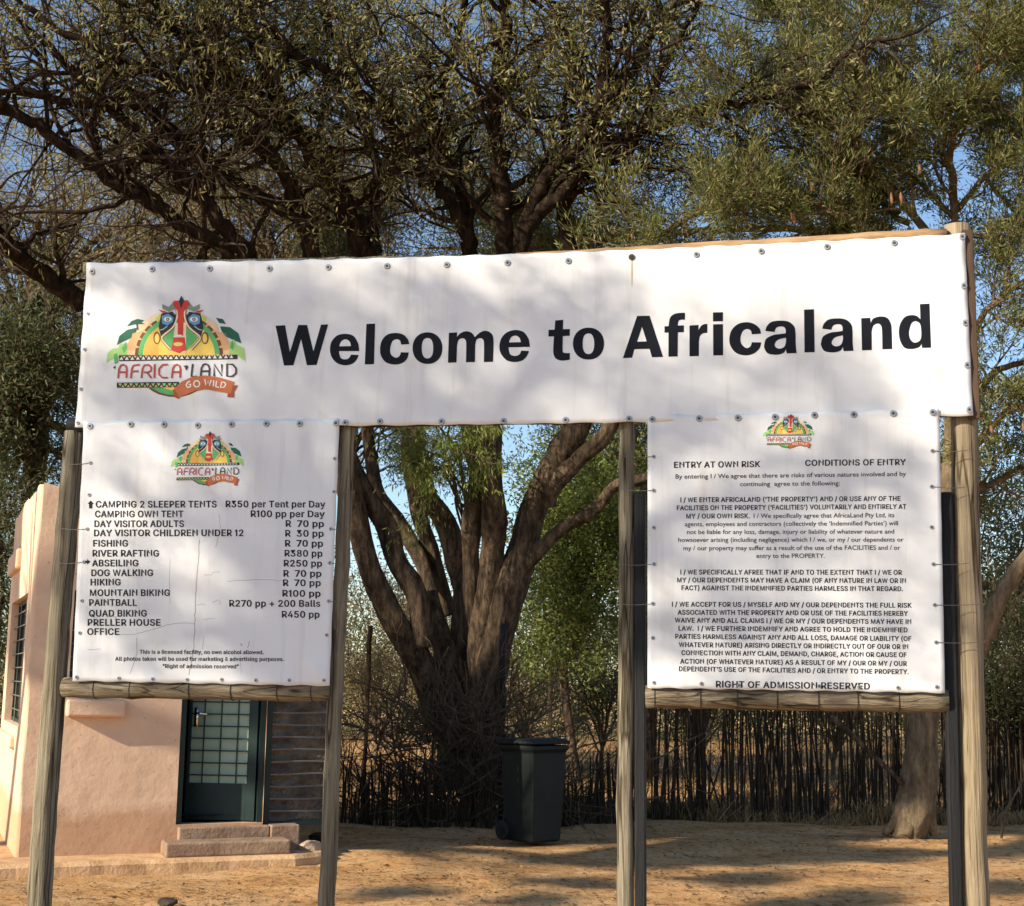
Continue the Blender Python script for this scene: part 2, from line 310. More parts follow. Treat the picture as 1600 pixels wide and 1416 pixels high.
# front openings
d0, d1 = fu(FWp(279, 1200)), fu(FWp(414, 1200)); dz0 = float(FWp(300, 1288)[2]) - AP; dz1 = dz0 + 2.05
w0, w1 = fu(FWp(112, 1000)), fu(FWp(205, 1000)); wz0 = float(FWp(150, 1090)[2]) - AP; wz1 = float(FWp(118, 922)[2]) - AP
l0, l1 = lu(LWp(39, 1000)), lu(LWp(15, 1000)); lz0 = float(LWp(24, 1134)[2]) - AP; lz1 = float(LWp(40, 929)[2]) - AP
l0 = max(l0, .14); l1 = min(max(l1, l0 + .7), lW - .35)
b = MB()
RC = .035                                                   # rounded plaster corner
wall_grid(b, base + E1 * RC, E1, -E2, fW - RC, HW, [(d0 - RC, d1 - RC, dz0, dz1), (w0 - RC, w1 - RC, wz0, wz1)], .16, seed=2)
wall_grid(b, base + E2 * RC, E2, -E1, lW - RC, HW, [(l0 - RC, l1 - RC, lz0, lz1)], .13, seed=3)
ca = [base + E1 * RC + E2 * RC - E2 * RC * math.sin(a) - E1 * RC * math.cos(a) for a in np.linspace(0, math.pi / 2, 6)]
nz = 24; v = []
for j in range(nz + 1):
    for k, p in enumerate(ca): v.append(p + EZ * HW * j / nz + (.004 * math.sin(j * .9) * (E1 + E2) if 0 < k < 5 else 0))
b.add(v, [(j * 6 + k, j * 6 + k + 1, j * 6 + k + 7, j * 6 + k + 6) for j in range(nz) for k in range(5)])
# back, right wall, door sill band, parapet cap
P = lambda u, d, z: base + E1 * u + E2 * d + EZ * z
b.add([P(fW, 0, 0), P(fW, lW, 0), P(fW, lW, HW), P(fW, 0, HW), P(0, lW, 0), P(0, lW, HW)], [(0, 1, 2, 3), (1, 4, 5, 2)])
wall = b.build('wall', M['plaster'], house, smooth=True); wall.data.set_sharp_from_angle(angle=math.radians(40))
b = MB(); cz = HW - .015
b.add([P(.03, .03, cz), P(fW - .01, .03, cz), P(fW - .01, lW - .01, cz), P(.03, lW - .01, cz), P(.03, .03, cz - .1), P(fW - .01, .03, cz - .1), P(fW - .01, lW - .01, cz - .1), P(.03, lW - .01, cz - .1)], [(0, 1, 2, 3), (7, 6, 5, 4)])
b.build('roof', M['plaster'], house)
AX = np.array([E1, E2, EZ])
def chunk(px0, px1, py0, py1, plane, eu, en, out, name, parent, mt, bev=.012):
    p0, p1 = plane((px0 + px1) / 2, (py0 + py1) / 2), None
    a, c = plane(px0, (py0 + py1) / 2), plane(px1, (py0 + py1) / 2); t, q = plane((px0 + px1) / 2, py0), plane((px0 + px1) / 2, py1)
    W_ = abs(np.dot(c - a, eu)); H_ = t[2] - q[2]; b = MB()
    b.box((a + c) / 2 * [1, 1, 0] + EZ * (t[2] + q[2]) / 2 + en * (out / 2 - .02), (W_, out + .04, H_), np.array([eu, en, EZ])); return b.build(name, mt, parent, bevel=bev)
def grille_window(hole, eu, en, origin, nv, nh, parent_thing, sill_fn):
    u0, u1, z0, z1 = hole
    b = MB(); c = origin + eu * (u0 + u1) / 2 + EZ * (z0 + z1) / 2
    b.box(c - en * .11, (u1 - u0 - .004, .012, z1 - z0 - .004), np.array([eu, en, EZ]))
    win = b.build('window', M['glass'], parent_thing)
    b = MB(); ax = np.array([eu, en, EZ]); t = .035
    for uu in (u0 + t / 2 + .003, u1 - t / 2 - .003): b.box(origin + eu * uu + EZ * (z0 + z1) / 2 - en * .085, (t, .03, z1 - z0 - .008), ax)
    for zz in (z0 + t / 2 + .004, z1 - t / 2 - .004): b.box(origin + eu * (u0 + u1) / 2 + EZ * zz - en * .085, (u1 - u0 - 2 * t - .008, .028, t), ax)
    b.build('frame', M['bars'], win)
    b = MB()
    for i in range(1, nv): b.tube([origin + eu * (u0 + (u1 - u0) * i / nv) + EZ * z - en * .05 for z in (z0 + .006, z1 - .006)], .008, 5)
    for i in range(1, nh): b.tube([origin + eu * u + EZ * (z0 + (z1 - z0) * i / nh) - en * .036 for u in (u0 + .004, u1 - .004)], .007, 5)
    b.build('grille', M['rods'], win)
    if sill_fn: sill_fn(win)
grille_window((l0, l1, lz0, lz1), E2, -E1, base, 3, 9, house, lambda wn: chunk(0, 23, 1144, 1163, LWp, E2, -E1, .05, 'sill', wn, M['plaster'], .02))
grille_window((w0, w1, wz0, wz1), E1, -E2, base, 3, 8, house, lambda wn: chunk(103, 194, 1093, 1120, FWp, E1, -E2, .10, 'sill', wn, M['plaster'], .02))
chunk(20, 33, 866, 894, LWp, E2, -E1, .05, 'wall_block', house, M['plaster'], .02)
# door: frame, leaf swung in, pane, bars, handle
b = MB(); jt = .05
for uu in (d0 + jt / 2 + .002, d1 - jt / 2 - .002): b.box(base + E1 * uu + E2 * .075 + EZ * (dz0 + dz1) / 2, (jt, .10, dz1 - dz0 - .006), AX)
b.box(base + E1 * (d0 + d1) / 2 + E2 * .075 + EZ * (dz1 - jt / 2 - .004), (d1 - d0 - 2 * jt - .008, .098, jt), AX)
door = b.build('door_frame', M['door'], house)
sw = math.radians(27); LWd = (d1 - d0 - 2 * jt - .02) * .985; hinge = base + E1 * (d1 - jt - .012) + E2 * .07
ea = -E1 * math.cos(sw) + E2 * math.sin(sw); eb = np.cross(EZ, ea); ax = np.array([ea, eb, EZ])      # eb: thickness direction
if np.dot(eb, E2) > 0: eb = -eb; ax = np.array([ea, eb, EZ])
dh = dz1 - dz0 - jt - .02; zlo = dz0 + .01
b = MB(); stile_h, stile_l = .085, .03; kick = .33; top = .10
def leafbox(u0_, u1_, z0_, z1_, dth=.04, off=0): b.box(hinge + ea * (u0_ + u1_) / 2 + EZ * (zlo + (z0_ + z1_) / 2) + eb * off, (u1_ - u0_, dth, z1_ - z0_), ax)
leafbox(0, stile_h, 0, dh); leafbox(LWd - stile_l, LWd, 0, dh); leafbox(stile_h, LWd - stile_l, 0, kick, .036); leafbox(stile_h, LWd - stile_l, dh - top, dh, .036)
leaf = b.build('door', M['door'], house, bevel=.003)
b = MB(); leafbox(stile_h, LWd - stile_l, kick, dh - top, .008, -.004); b.build('pane', M['frost'], leaf)
b = MB(); pw = LWd - stile_l - stile_h
for i in range(1, 4): leafbox(stile_h + pw * (i - .35) / 3.4 - .005, stile_h + pw * (i - .35) / 3.4 + .005, kick, dh - top, .01, .008)
nb = 14
for i in range(1, nb + 1):
    z = kick + (dh - top - kick) * (i - .35) / nb; leafbox(stile_h, LWd - stile_l, z - .006, z + .006, .01, .019)
b.build('burglar_bars', M['bars'], leaf)
b = MB(); hz = .93; hu = LWd - .075
leafbox(hu - .018, hu + .018, hz - .09, hz + .08, .008, .028); 
b.tube([hinge + ea * hu + EZ * (zlo + hz + .03) + eb * .03, hinge + ea * hu + EZ * (zlo + hz + .03) + eb * .075, hinge + ea * (hu - .03) + EZ * (zlo + hz + .032) + eb * .08, hinge + ea * (hu - .115) + EZ * (zlo + hz + .025) + eb * .078], .010, 8)
b.build('handle', M['chrome'], leaf, smooth=True)
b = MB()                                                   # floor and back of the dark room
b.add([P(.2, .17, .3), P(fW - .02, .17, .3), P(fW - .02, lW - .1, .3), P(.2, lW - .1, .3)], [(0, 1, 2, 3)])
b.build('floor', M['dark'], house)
# raised sill under the door, the step
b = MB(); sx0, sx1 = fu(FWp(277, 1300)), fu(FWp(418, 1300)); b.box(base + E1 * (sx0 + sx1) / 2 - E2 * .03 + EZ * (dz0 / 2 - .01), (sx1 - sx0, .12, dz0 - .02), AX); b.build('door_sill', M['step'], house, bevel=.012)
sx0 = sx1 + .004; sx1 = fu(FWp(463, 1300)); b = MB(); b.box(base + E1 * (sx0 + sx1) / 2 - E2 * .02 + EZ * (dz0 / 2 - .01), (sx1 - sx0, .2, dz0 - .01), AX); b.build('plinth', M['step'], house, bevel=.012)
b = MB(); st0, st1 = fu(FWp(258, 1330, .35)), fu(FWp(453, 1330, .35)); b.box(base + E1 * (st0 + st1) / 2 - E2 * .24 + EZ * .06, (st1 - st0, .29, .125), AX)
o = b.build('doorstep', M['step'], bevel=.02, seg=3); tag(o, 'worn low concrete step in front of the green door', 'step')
# slatted panel beside the door: steel frame, rods, dark cloth behind
pu0, pu1 = fu(FWp(416, 1200)), fu(FWp(521, 1200)); pz0 = float(FWp(470, 1291)[2]); pz1 = pz0 + 1.75
gate = thing('slatted_panel', C0 + E1 * (pu0 + pu1) / 2 + EZ * pz0, 'dark cloth covered panel of thin steel rods beside the green door', 'panel')
PC = C0 + E2 * .075
b = MB()
for uu in (pu0 + .03, pu1 - .02): b.box(PC + E1 * uu + EZ * (pz0 + pz1) / 2, (.05, .05, pz1 - pz0), AX)
b.box(PC + E1 * (pu0 + pu1) / 2 + EZ * (pz0 + .022), (pu1 - pu0 - .104, .045, .045), AX); b.box(PC + E1 * (pu0 + pu1) / 2 + EZ * (pz1 - .022), (pu1 - pu0 - .104, .045, .045), AX)
b.box(PC + E1 * (pu0 + .03) + EZ * pz0 / 2, (.045, .045, pz0 - .004), AX); b.box(PC + E1 * (pu1 - .02) + EZ * pz0 / 2, (.045, .045, pz0 - .004), AX)
b.build('frame', M['door'], gate)
b = MB(); r = np.random.default_rng(5)
for i in range(1, 16):
    z = pz0 + .02 + .112 * i
    if z < pz1 - .05: b.tube([PC + E1 * (pu0 + .056 + (pu1 - pu0 - .10) * t) - E2 * .02 + EZ * (z + .004 * math.sin(i + 5 * t)) for t in np.linspace(0, 1, 6)], .0085, 6)
b.build('rod', M['rods'], gate)
nu_, nz_ = 30, 60; v = []
for j in range(nz_ + 1):
    for i in range(nu_ + 1):
        s_, t_ = i / nu_, j / nz_; zz = pz0 + .03 + (pz1 - pz0 - .06) * t_
        v.append(PC + E1 * (pu0 + .058 + (pu1 - pu0 - .11) * s_) + E2 * (.035 + .02 * math.sin(zz * 56 + 2 * math.sin(7 * s_)) * (.4 + .6 * math.sin(9 * s_ + j * .3) ** 2) + r.normal(0, .004)) + EZ * zz)
i = np.arange(nz_ * (nu_ + 1)).reshape(-1, nu_ + 1)[:, :-1].ravel()
b = MB(); b.add(v, np.stack([i, i + 1, i + nu_ + 2, i + nu_ + 1], 1).tolist()); b.build('cloth', M['cloth'], gate)
def rock(name, c, size, label, cat, mt, seed):
    r = np.random.default_rng(seed); bm = bmesh.new(); bmesh.ops.create_icosphere(bm, subdivisions=3, radius=1); cut = [r.normal(0, 1, 3) for _ in range(7)]
    for vv in bm.verts:
        p = np.array(vv.co)
        for n_ in cut:
            n2 = n_ / np.linalg.norm(n_); dd = np.dot(p, n2)
            if dd > .62: p = p - n2 * (dd - .62) * .92
        vv.co = Vector(p * (1 + .03 * r.normal()) * np.array(size))
    me = bpy.data.meshes.new(name); bm.to_mesh(me); bm.free(); me.materials.append(mt); o = link(bpy.data.objects.new(name, me)); o.location = Vector(c); return tag(o, label, cat)
p = G(484, 1338); rock('rock', (p[0], p[1], .07), (.11, .10, .11), 'pale jagged rock lying under the cloth covered panel', 'rock', M['rock'], 4)
p = G(262, 1408); rock('rock', (p[0], p[1], -.01), (.075, .06, .04), 'dark lump of wood on the sand near the left post', 'wood lump', M['darkrock'], 9)
p = G(486, 1325); rock('rock', (p[0] + .05, p[1] + .25, .05), (.13, .12, .08), 'dark stone half hidden behind the pale jagged rock', 'rock', M['darkrock'], 12)
# ------------------------------------------------------------------ sign frame
frame = thing('sign_frame', S(800, 1065) * [1, 1, 0], 'tall wooden pole frame carrying the three white banners', 'sign frame')
wr = np.random.default_rng(11)
def pole(name, top, bot, wtop, wbot, mt, off, parent, extra_top=0.0, seed=0):
    """round pole whose axis goes through two photo pixels on the sign plane shifted by off"""
    a, c = S(*top, off), S(*bot, off); dd = (a - c) / np.linalg.norm(a - c); g = c - dd * (c[2] + .5) / dd[2]; a = a + dd * extra_top
    dep = S(*bot)[1]; r0, r1 = px2m(wbot / 2, dep), px2m(wtop / 2, dep); r_ = np.random.default_rng(seed)
    n = 40; pts = [g + (a - g) * t + np.array([r_.normal(0, .0018), r_.normal(0, .0018), 0]) + np.array([.006 * math.sin(5 * t + seed), 0, 0]) for t in np.linspace(0, 1, n)]
    rr = np.linspace(r0, r1, n) * (1 + r_.normal(0, .008, n)); b = MB(); b.tube(pts, rr, 20, wob=.006, rng=r_)
    return b.build(name, mt, parent, smooth=True)
pole('post', (119, 668), (60, 1416), 33, 39, M['post'], -.055, frame, -.02, 1)
pole('post', (544, 680), (512, 1416), 22, 28, M['post'], -.045, frame, .5, 2)
pole('post', (978, 668), (980, 1416), 24, 28, M['post'], -.045, frame, .5, 3)
pole('post', (1495, 353), (1524, 1416), 41, 45, M['post_new'], -.075, frame, .0, 4)
def square_post(top, bot, wpx, dpx, off):
    a, c = S(*top, off), S(*bot, off); dd = (a - c) / np.linalg.norm(a - c); g = c - dd * (c[2] + .4) / dd[2]
    b = MB(); L = np.linalg.norm(a - g); xx = SU - dd * np.dot(SU, dd); xx /= np.linalg.norm(xx); b.box((a + g) / 2, (px2m(wpx, a[1]), px2m(dpx, a[1]), L), np.array([xx, np.cross(dd, xx), dd])); return b.build('black_post', M['black_post'], frame, bevel=.006)
square_post((1000, 772), (1001, 1416), 17, 22, -.05)
square_post((1478, 770), (1494, 1416), 18, 22, -.05)
def beam(name, a_, b_, wpx, mt, off, seed, lab=None):
    a, c = S(*a_, off), S(*b_, off); r_ = np.random.default_rng(seed); n = 24; r = px2m(wpx / 2, (a[1] + c[1]) / 2)
    b = MB(); b.tube([a + (c - a) * t + np.array([0, r_.normal(0, .001), r_.normal(0, .0015)]) for t in np.linspace(0, 1, n)], r * (1 + r_.normal(0, .012, n)), 18, wob=.006, rng=r_); return b.build(name, mt, frame, smooth=True)
beam('crossbeam', (101, 1075), (518, 1080), 31, M['beam'], -.042, 21)
beam('crossbeam', (1009, 1088), (1481, 1096), 36, M['beam'], -.045, 22)
beam('top_rail', (134, 420), (805, 408), 22, M['post'], -.034, 23); beam('top_rail', (806, 409), (1478, 370), 28, M['rail'], -.042, 24)
beam('bottom_rail', (108, 664), (1518, 640), 24, M['black_post'], -.03, 25)
def band(x, y, wpx, off):
    c = S(x, y, off); r_ = px2m(wpx / 2, c[1]) * 1.02; b = MB(); b.tube([c + SN * math.cos(a) * r_ + EZ * math.sin(a) * r_ for a in np.linspace(0, 2 * math.pi, 21)], .0016, 5, cap=False); b.build('wire_band', M['hole'], frame)
for x in (152, 208, 300, 365, 437, 490): band(x, 1075 + (x - 101) * .012, 32, -.042)
for x in (1024, 1095, 1152, 1214, 1278, 1339, 1403): band(x, 1088 + (x - 1009) * .017, 37, -.045)
def plank(top, bot, wpx, thick, off, mt):
    a, c = S(*top, off), S(*bot, off); dd = (a - c) / np.linalg.norm(a - c); xx = SU - dd * np.dot(SU, dd); b = MB()
    b.box((a + c) / 2, (px2m(wpx, a[1]), thick, np.linalg.norm(a - c)), np.array([xx / np.linalg.norm(xx), np.cross(dd, xx), dd])); b.build('side_board', M['board'], frame, bevel=.003)
plank((1511, 360), (1522, 655), 18, .02, -.012, M['rail'])
# ------------------------------------------------------------------ banners
def quad_interp(c, s, t): return (c[0] * (1 - s) + c[1] * s) * (1 - t) + (c[3] * (1 - s) + c[2] * s) * t
class Sheet:
    """printed vinyl: four corner pixels on the sign plane, ripples near the edges"""
    def __init__(s, corners, off, amp, seed, creases=(), sag=(0, 0)):
        s.sag = sag
        s.c = [S(x, y, 0) for x, y in corners]; s.off = off; s.amp = amp; s.seed = seed; s.cr = [(S(*a, 0), S(*b_, 0), h, w_) for a, b_, h, w_ in creases]
        s.W = np.linalg.norm(s.c[1] - s.c[0]); s.H = np.linalg.norm(s.c[3] - s.c[0])
    def disp(s, p):
        u = np.dot(p - s.c[0], SU); z = s.c[0][2] - p[2]; q = s.seed
        d = s.amp * (math.sin(u * 4.3 + q) * math.sin(z * 3.1 + 2 * q) + .6 * math.sin(u * 2.1 - z * 4.7 + q))
        e = min(u, s.W - u) if True else 0; ez = min(z, s.H - z)
        d += .0035 * math.exp(-max(ez, 0) / .03) * math.sin(u * 34 + q) + .003 * math.exp(-max(e, 0) / .025) * math.sin(z * 38 + q)
        for a, c, h, w_ in s.cr:
            ab = c - a; L2 = np.dot(ab, ab); t = min(1, max(0, np.dot(p - a, ab) / L2)); r = np.linalg.norm(p - a - ab * t); d += h * math.exp(-(r / w_) ** 2) * math.sin(math.pi * min(1, max(.02, t + .12)))
        return d
    def at(s, px, py, lift=0.0):
        p = S(px, py, s.off); return p + SN * (s.disp(p) + lift)
    def lift(s, p, h): return p + SN * (s.off + s.disp(p) + h)
    def mesh(s, name, parent, nu, nv):
        v = []; r = np.random.default_rng(int(s.seed * 10))
        for back in (0, 1):
            for j in range(nv + 1):
                for i in range(nu + 1):
                    p = quad_interp(s.c, i / nu, j / nv) - EZ * (s.sag[0] * (1 - j / nv) + s.sag[1] * j / nv) * 4 * (i / nu) * (1 - i / nu)
                    if j == 0: p = p + EZ * .0022 * math.sin(i * 1.1)
                    if j == nv: p = p - EZ * .002 * math.sin(i * .9)
                    v.append(p + SN * (s.off + s.disp(p) - .0018 * back))
        k = nu + 1; n1 = k * (nv + 1); f = []
        for j in range(nv):
            for i in range(nu):
                a = j * k + i; f.append((a, a + k, a + k + 1, a + 1)); f.append((n1 + a, n1 + a + 1, n1 + a + k + 1, n1 + a + k))
        rim = [i for i in range(nu)] + [nu + j * k for j in range(nv)] + [nv * k + nu - i for i in range(nu)] + [(nv - j) * k for j in range(nv)]
        for q in range(len(rim)):
            a, c = rim[q], rim[(q + 1) % len(rim)]; f.append((a, c, c + n1, a + n1))
        b = MB(); b.add(v, f); return b.build(name, M['vinyl'], parent, smooth=True)
def poly_mesh(b, sheet, loops, lift, conv, mi=0):
    """flat printed shape: outer loop and holes, in coordinates that conv turns into photo pixels"""
    ls = [[conv(x, y) for x, y in l] for l in loops]; tri = tessellate_polygon([[Vector((x, -y, 0)) for x, y in l] for l in ls]); fl = [q for l in ls for q in l]
    vv = [sheet.at(x, y, lift) for x, y in fl]; ff = []
    for t in tri:
        a, c, d = (np.array(fl[i]) for i in t); ff.append(tuple(t) if (c[0] - a[0]) * (d[1] - a[1]) - (c[1] - a[1]) * (d[0] - a[0]) < 0 else tuple(t[::-1]))
    b.add(vv, ff, mi)
def stroke(pts, wid):
    """outline of a pen stroke"""
    P_ = np.asarray(pts, float); closed = np.allclose(P_[0], P_[-1]); t = np.gradient(P_, axis=0)
    if closed: t[0] = t[-1] = P_[1] - P_[-2]
    t /= np.linalg.norm(t, axis=1)[:, None] + 1e-9; n_ = np.stack([-t[:, 1], t[:, 0]], 1) * wid / 2
    if closed: return [(P_[:-1] + n_[:-1]).tolist(), (P_[:-1] - n_[:-1]).tolist()]
    return [np.concatenate([P_ + n_, (P_ - n_)[::-1]]).tolist()]
def curve(spec):
    """[('c' corner | 's' smooth, x, y) ...] closed outline: catmull through runs of smooth points between corners"""
    n_ = len(spec); k0 = next((i for i, q in enumerate(spec) if q[0] == 'c'), None)
    if k0 is None: return catmull([(x, y) for _, x, y in spec], 6, True).tolist()
    sp_ = spec[k0:] + spec[:k0] + [spec[k0]]; out = []; run = [sp_[0][1:]]
    for q in sp_[1:]:
        run.append(q[1:])
        if q[0] == 'c': out += (catmull(run, 6)[:-1].tolist() if len(run) > 2 else [list(run[0])]); run = [q[1:]]
    return out
def C(txt):
    """'c x y s x y ...' """
    t = txt.split(); out = []; m = 'c'; i = 0
    while i < len(t):
        if t[i] in 'cs': m = t[i]; i += 1
        out.append((m, float(t[i]), float(t[i + 1]))); i += 2
    return curve(out)
def supere(x0, x1, y0, y1, e=2.3, n=40):
    cx, cy, rx, ry = (x0 + x1) / 2, (y0 + y1) / 2, (x1 - x0) / 2, (y1 - y0) / 2; sg = lambda v, p: math.copysign(abs(v) ** p, v)
    return [(cx + rx * sg(math.cos(a), 2 / e), cy + ry * sg(math.sin(a), 2 / e)) for a in np.arange(n) * 2 * math.pi / n]
banner_t = thing('welcome_banner', S(820, 660), 'long white banner reading Welcome to Africaland, uppermost on the frame', 'banner')
ban = Sheet([(137, 412), (1507, 366), (1520, 650), (118, 668)], .004, .0016, 1.3, creases=[((1500, 372), (1478, 408), .006, .012), ((146, 422), (180, 440), .004, .012), ((1516, 645), (1480, 625), .004, .014)], sag=(.021, .009))
ban.mesh('sheet', banner_t, 150, 36)
z1 = lambda x, y: (420 + x * .175, 460 + y * .175); z2 = lambda x, y: (680 + x * .175, 460 + y * .175); z3 = lambda x, y: (960 + x * .1625, 450 + y * .1625); z4 = lambda x, y: (1210 + x * .1625, 450 + y * .1625)
a_out = 'c 460 392 s 475 345 520 305 600 293 680 302 735 345 750 410 752 520 c 760 604 c 668 608 s 662 590 c 658 565 s 640 598 600 616 545 620 480 605 450 555 450 520 470 465 540 430 600 422 c 655 414 s 655 380 640 355 605 349 565 362 c 547 402'
a_in = 'c 658 456 s 658 500 640 545 595 562 557 545 552 512 585 475'
glyphs = [(z1, ['c 62 282 147 278 190 518 265 275 343 275 400 512 467 272 532 270 428 633 342 635 290 400 222 635 138 638']),
  (z1, ['c 808 508 628 508 s 630 530 645 570 680 582 715 572 c 735 540 803 543 s 785 585 745 622 680 635 610 615 562 560 548 490 562 425 610 370 685 354 755 372 795 430 806 480', 'c 630 466 735 463 s 725 425 690 403 655 415 635 445']),
  (z1, ['c 872 266 950 262 940 625 858 628']),
  (z1, ['c 1255 445 1182 450 s 1172 415 1142 402 1105 420 1085 480 1090 535 1130 566 1165 555 c 1180 518 1250 520 s 1235 575 1190 615 1125 628 1050 610 1005 555 994 490 1010 415 1060 360 1135 346 1200 360 1240 400']),
  (z1, [supere(1284, 1550, 340, 622, 2.15), supere(1366, 1468, 390, 573, 2.4)]),
  (z2, ['c 122 345 196 340 194 380 s 230 345 280 330 325 345 c 355 382 s 395 345 440 326 490 340 520 400 c 516 603 435 605 s 436 440 425 402 400 392 370 405 c 357 450 355 605 275 607 s 277 440 265 402 240 393 208 410 c 195 460 190 608 114 612']),
  (z2, ['c 845 470 655 474 s 660 510 675 540 715 550 752 538 c 768 503 838 507 s 820 550 780 590 712 605 640 590 590 535 573 470 590 395 640 340 718 319 790 338 832 395 843 440', 'c 660 430 765 427 s 752 388 718 369 682 380 664 410']),
  (z2, ['c 1012 318 1066 316 1072 234 1143 228 1141 312 1203 310 1201 371 1140 374 1138 480 s 1140 512 1155 524 c 1203 525 1202 584 s 1170 590 1120 592 1075 572 1056 530 c 1054 480 1060 376 1011 378']),
  (z2, [supere(1230, 1508, 298, 584, 2.15), supere(1317, 1420, 350, 534, 2.4)]),
  (z3, ['c 218 270 338 268 468 664 362 668 338 586 192 590 170 672 82 676', 'c 266 372 310 515 218 518']),
  (z3, ['c 520 662 520 430 482 430 482 370 522 367 s 525 330 540 280 580 250 640 240 c 678 240 678 306 s 640 306 618 316 c 610 345 610 363 668 360 668 426 610 428 608 660']),
  (z3, ['c 722 362 808 356 808 408 s 830 370 860 350 c 893 346 893 432 s 850 438 822 465 c 812 520 812 655 722 658']),
  (z3, ['c 948 236 1043 234 1043 320 948 322']), (z3, ['c 949 350 1043 348 1045 648 950 650']),
  (z3, ['c 1410 440 1322 446 s 1310 410 1275 395 1235 415 1213 475 1220 535 1265 577 1305 565 c 1322 522 1412 524 s 1395 580 1340 630 1258 648 1170 625 1118 560 1105 490 1125 410 1185 350 1265 330 1340 345 1395 390']),
  (lambda x, y: z4(x - 547, y + 22), [a_out, a_in]), (z4, [a_out, a_in]), (z4, ['c 285 210 380 205 387 617 290 620']),
  (z4, ['c 834 292 920 288 925 340 s 950 295 1020 275 1085 290 1120 350 1127 420 c 1132 588 1038 590 s 1034 410 1022 360 990 343 950 365 c 934 420 936 597 842 600']),
  (z4, ['c 1398 157 1490 152 1505 575 1418 577 1415 535 s 1390 570 1320 588 1250 575 1210 510 1196 425 1210 345 1255 280 1320 262 1370 272 c 1403 302', 's 1350 320 1315 345 1294 420 1300 480 1330 520 1365 525 1402 500 1412 440 1404 360 1385 332'])]
b = MB()
for cv, loops in glyphs: poly_mesh(b, ban, [C(l) if isinstance(l, str) else l for l in loops], .0012, cv)
b.build('lettering', M['ink'], banner_t)
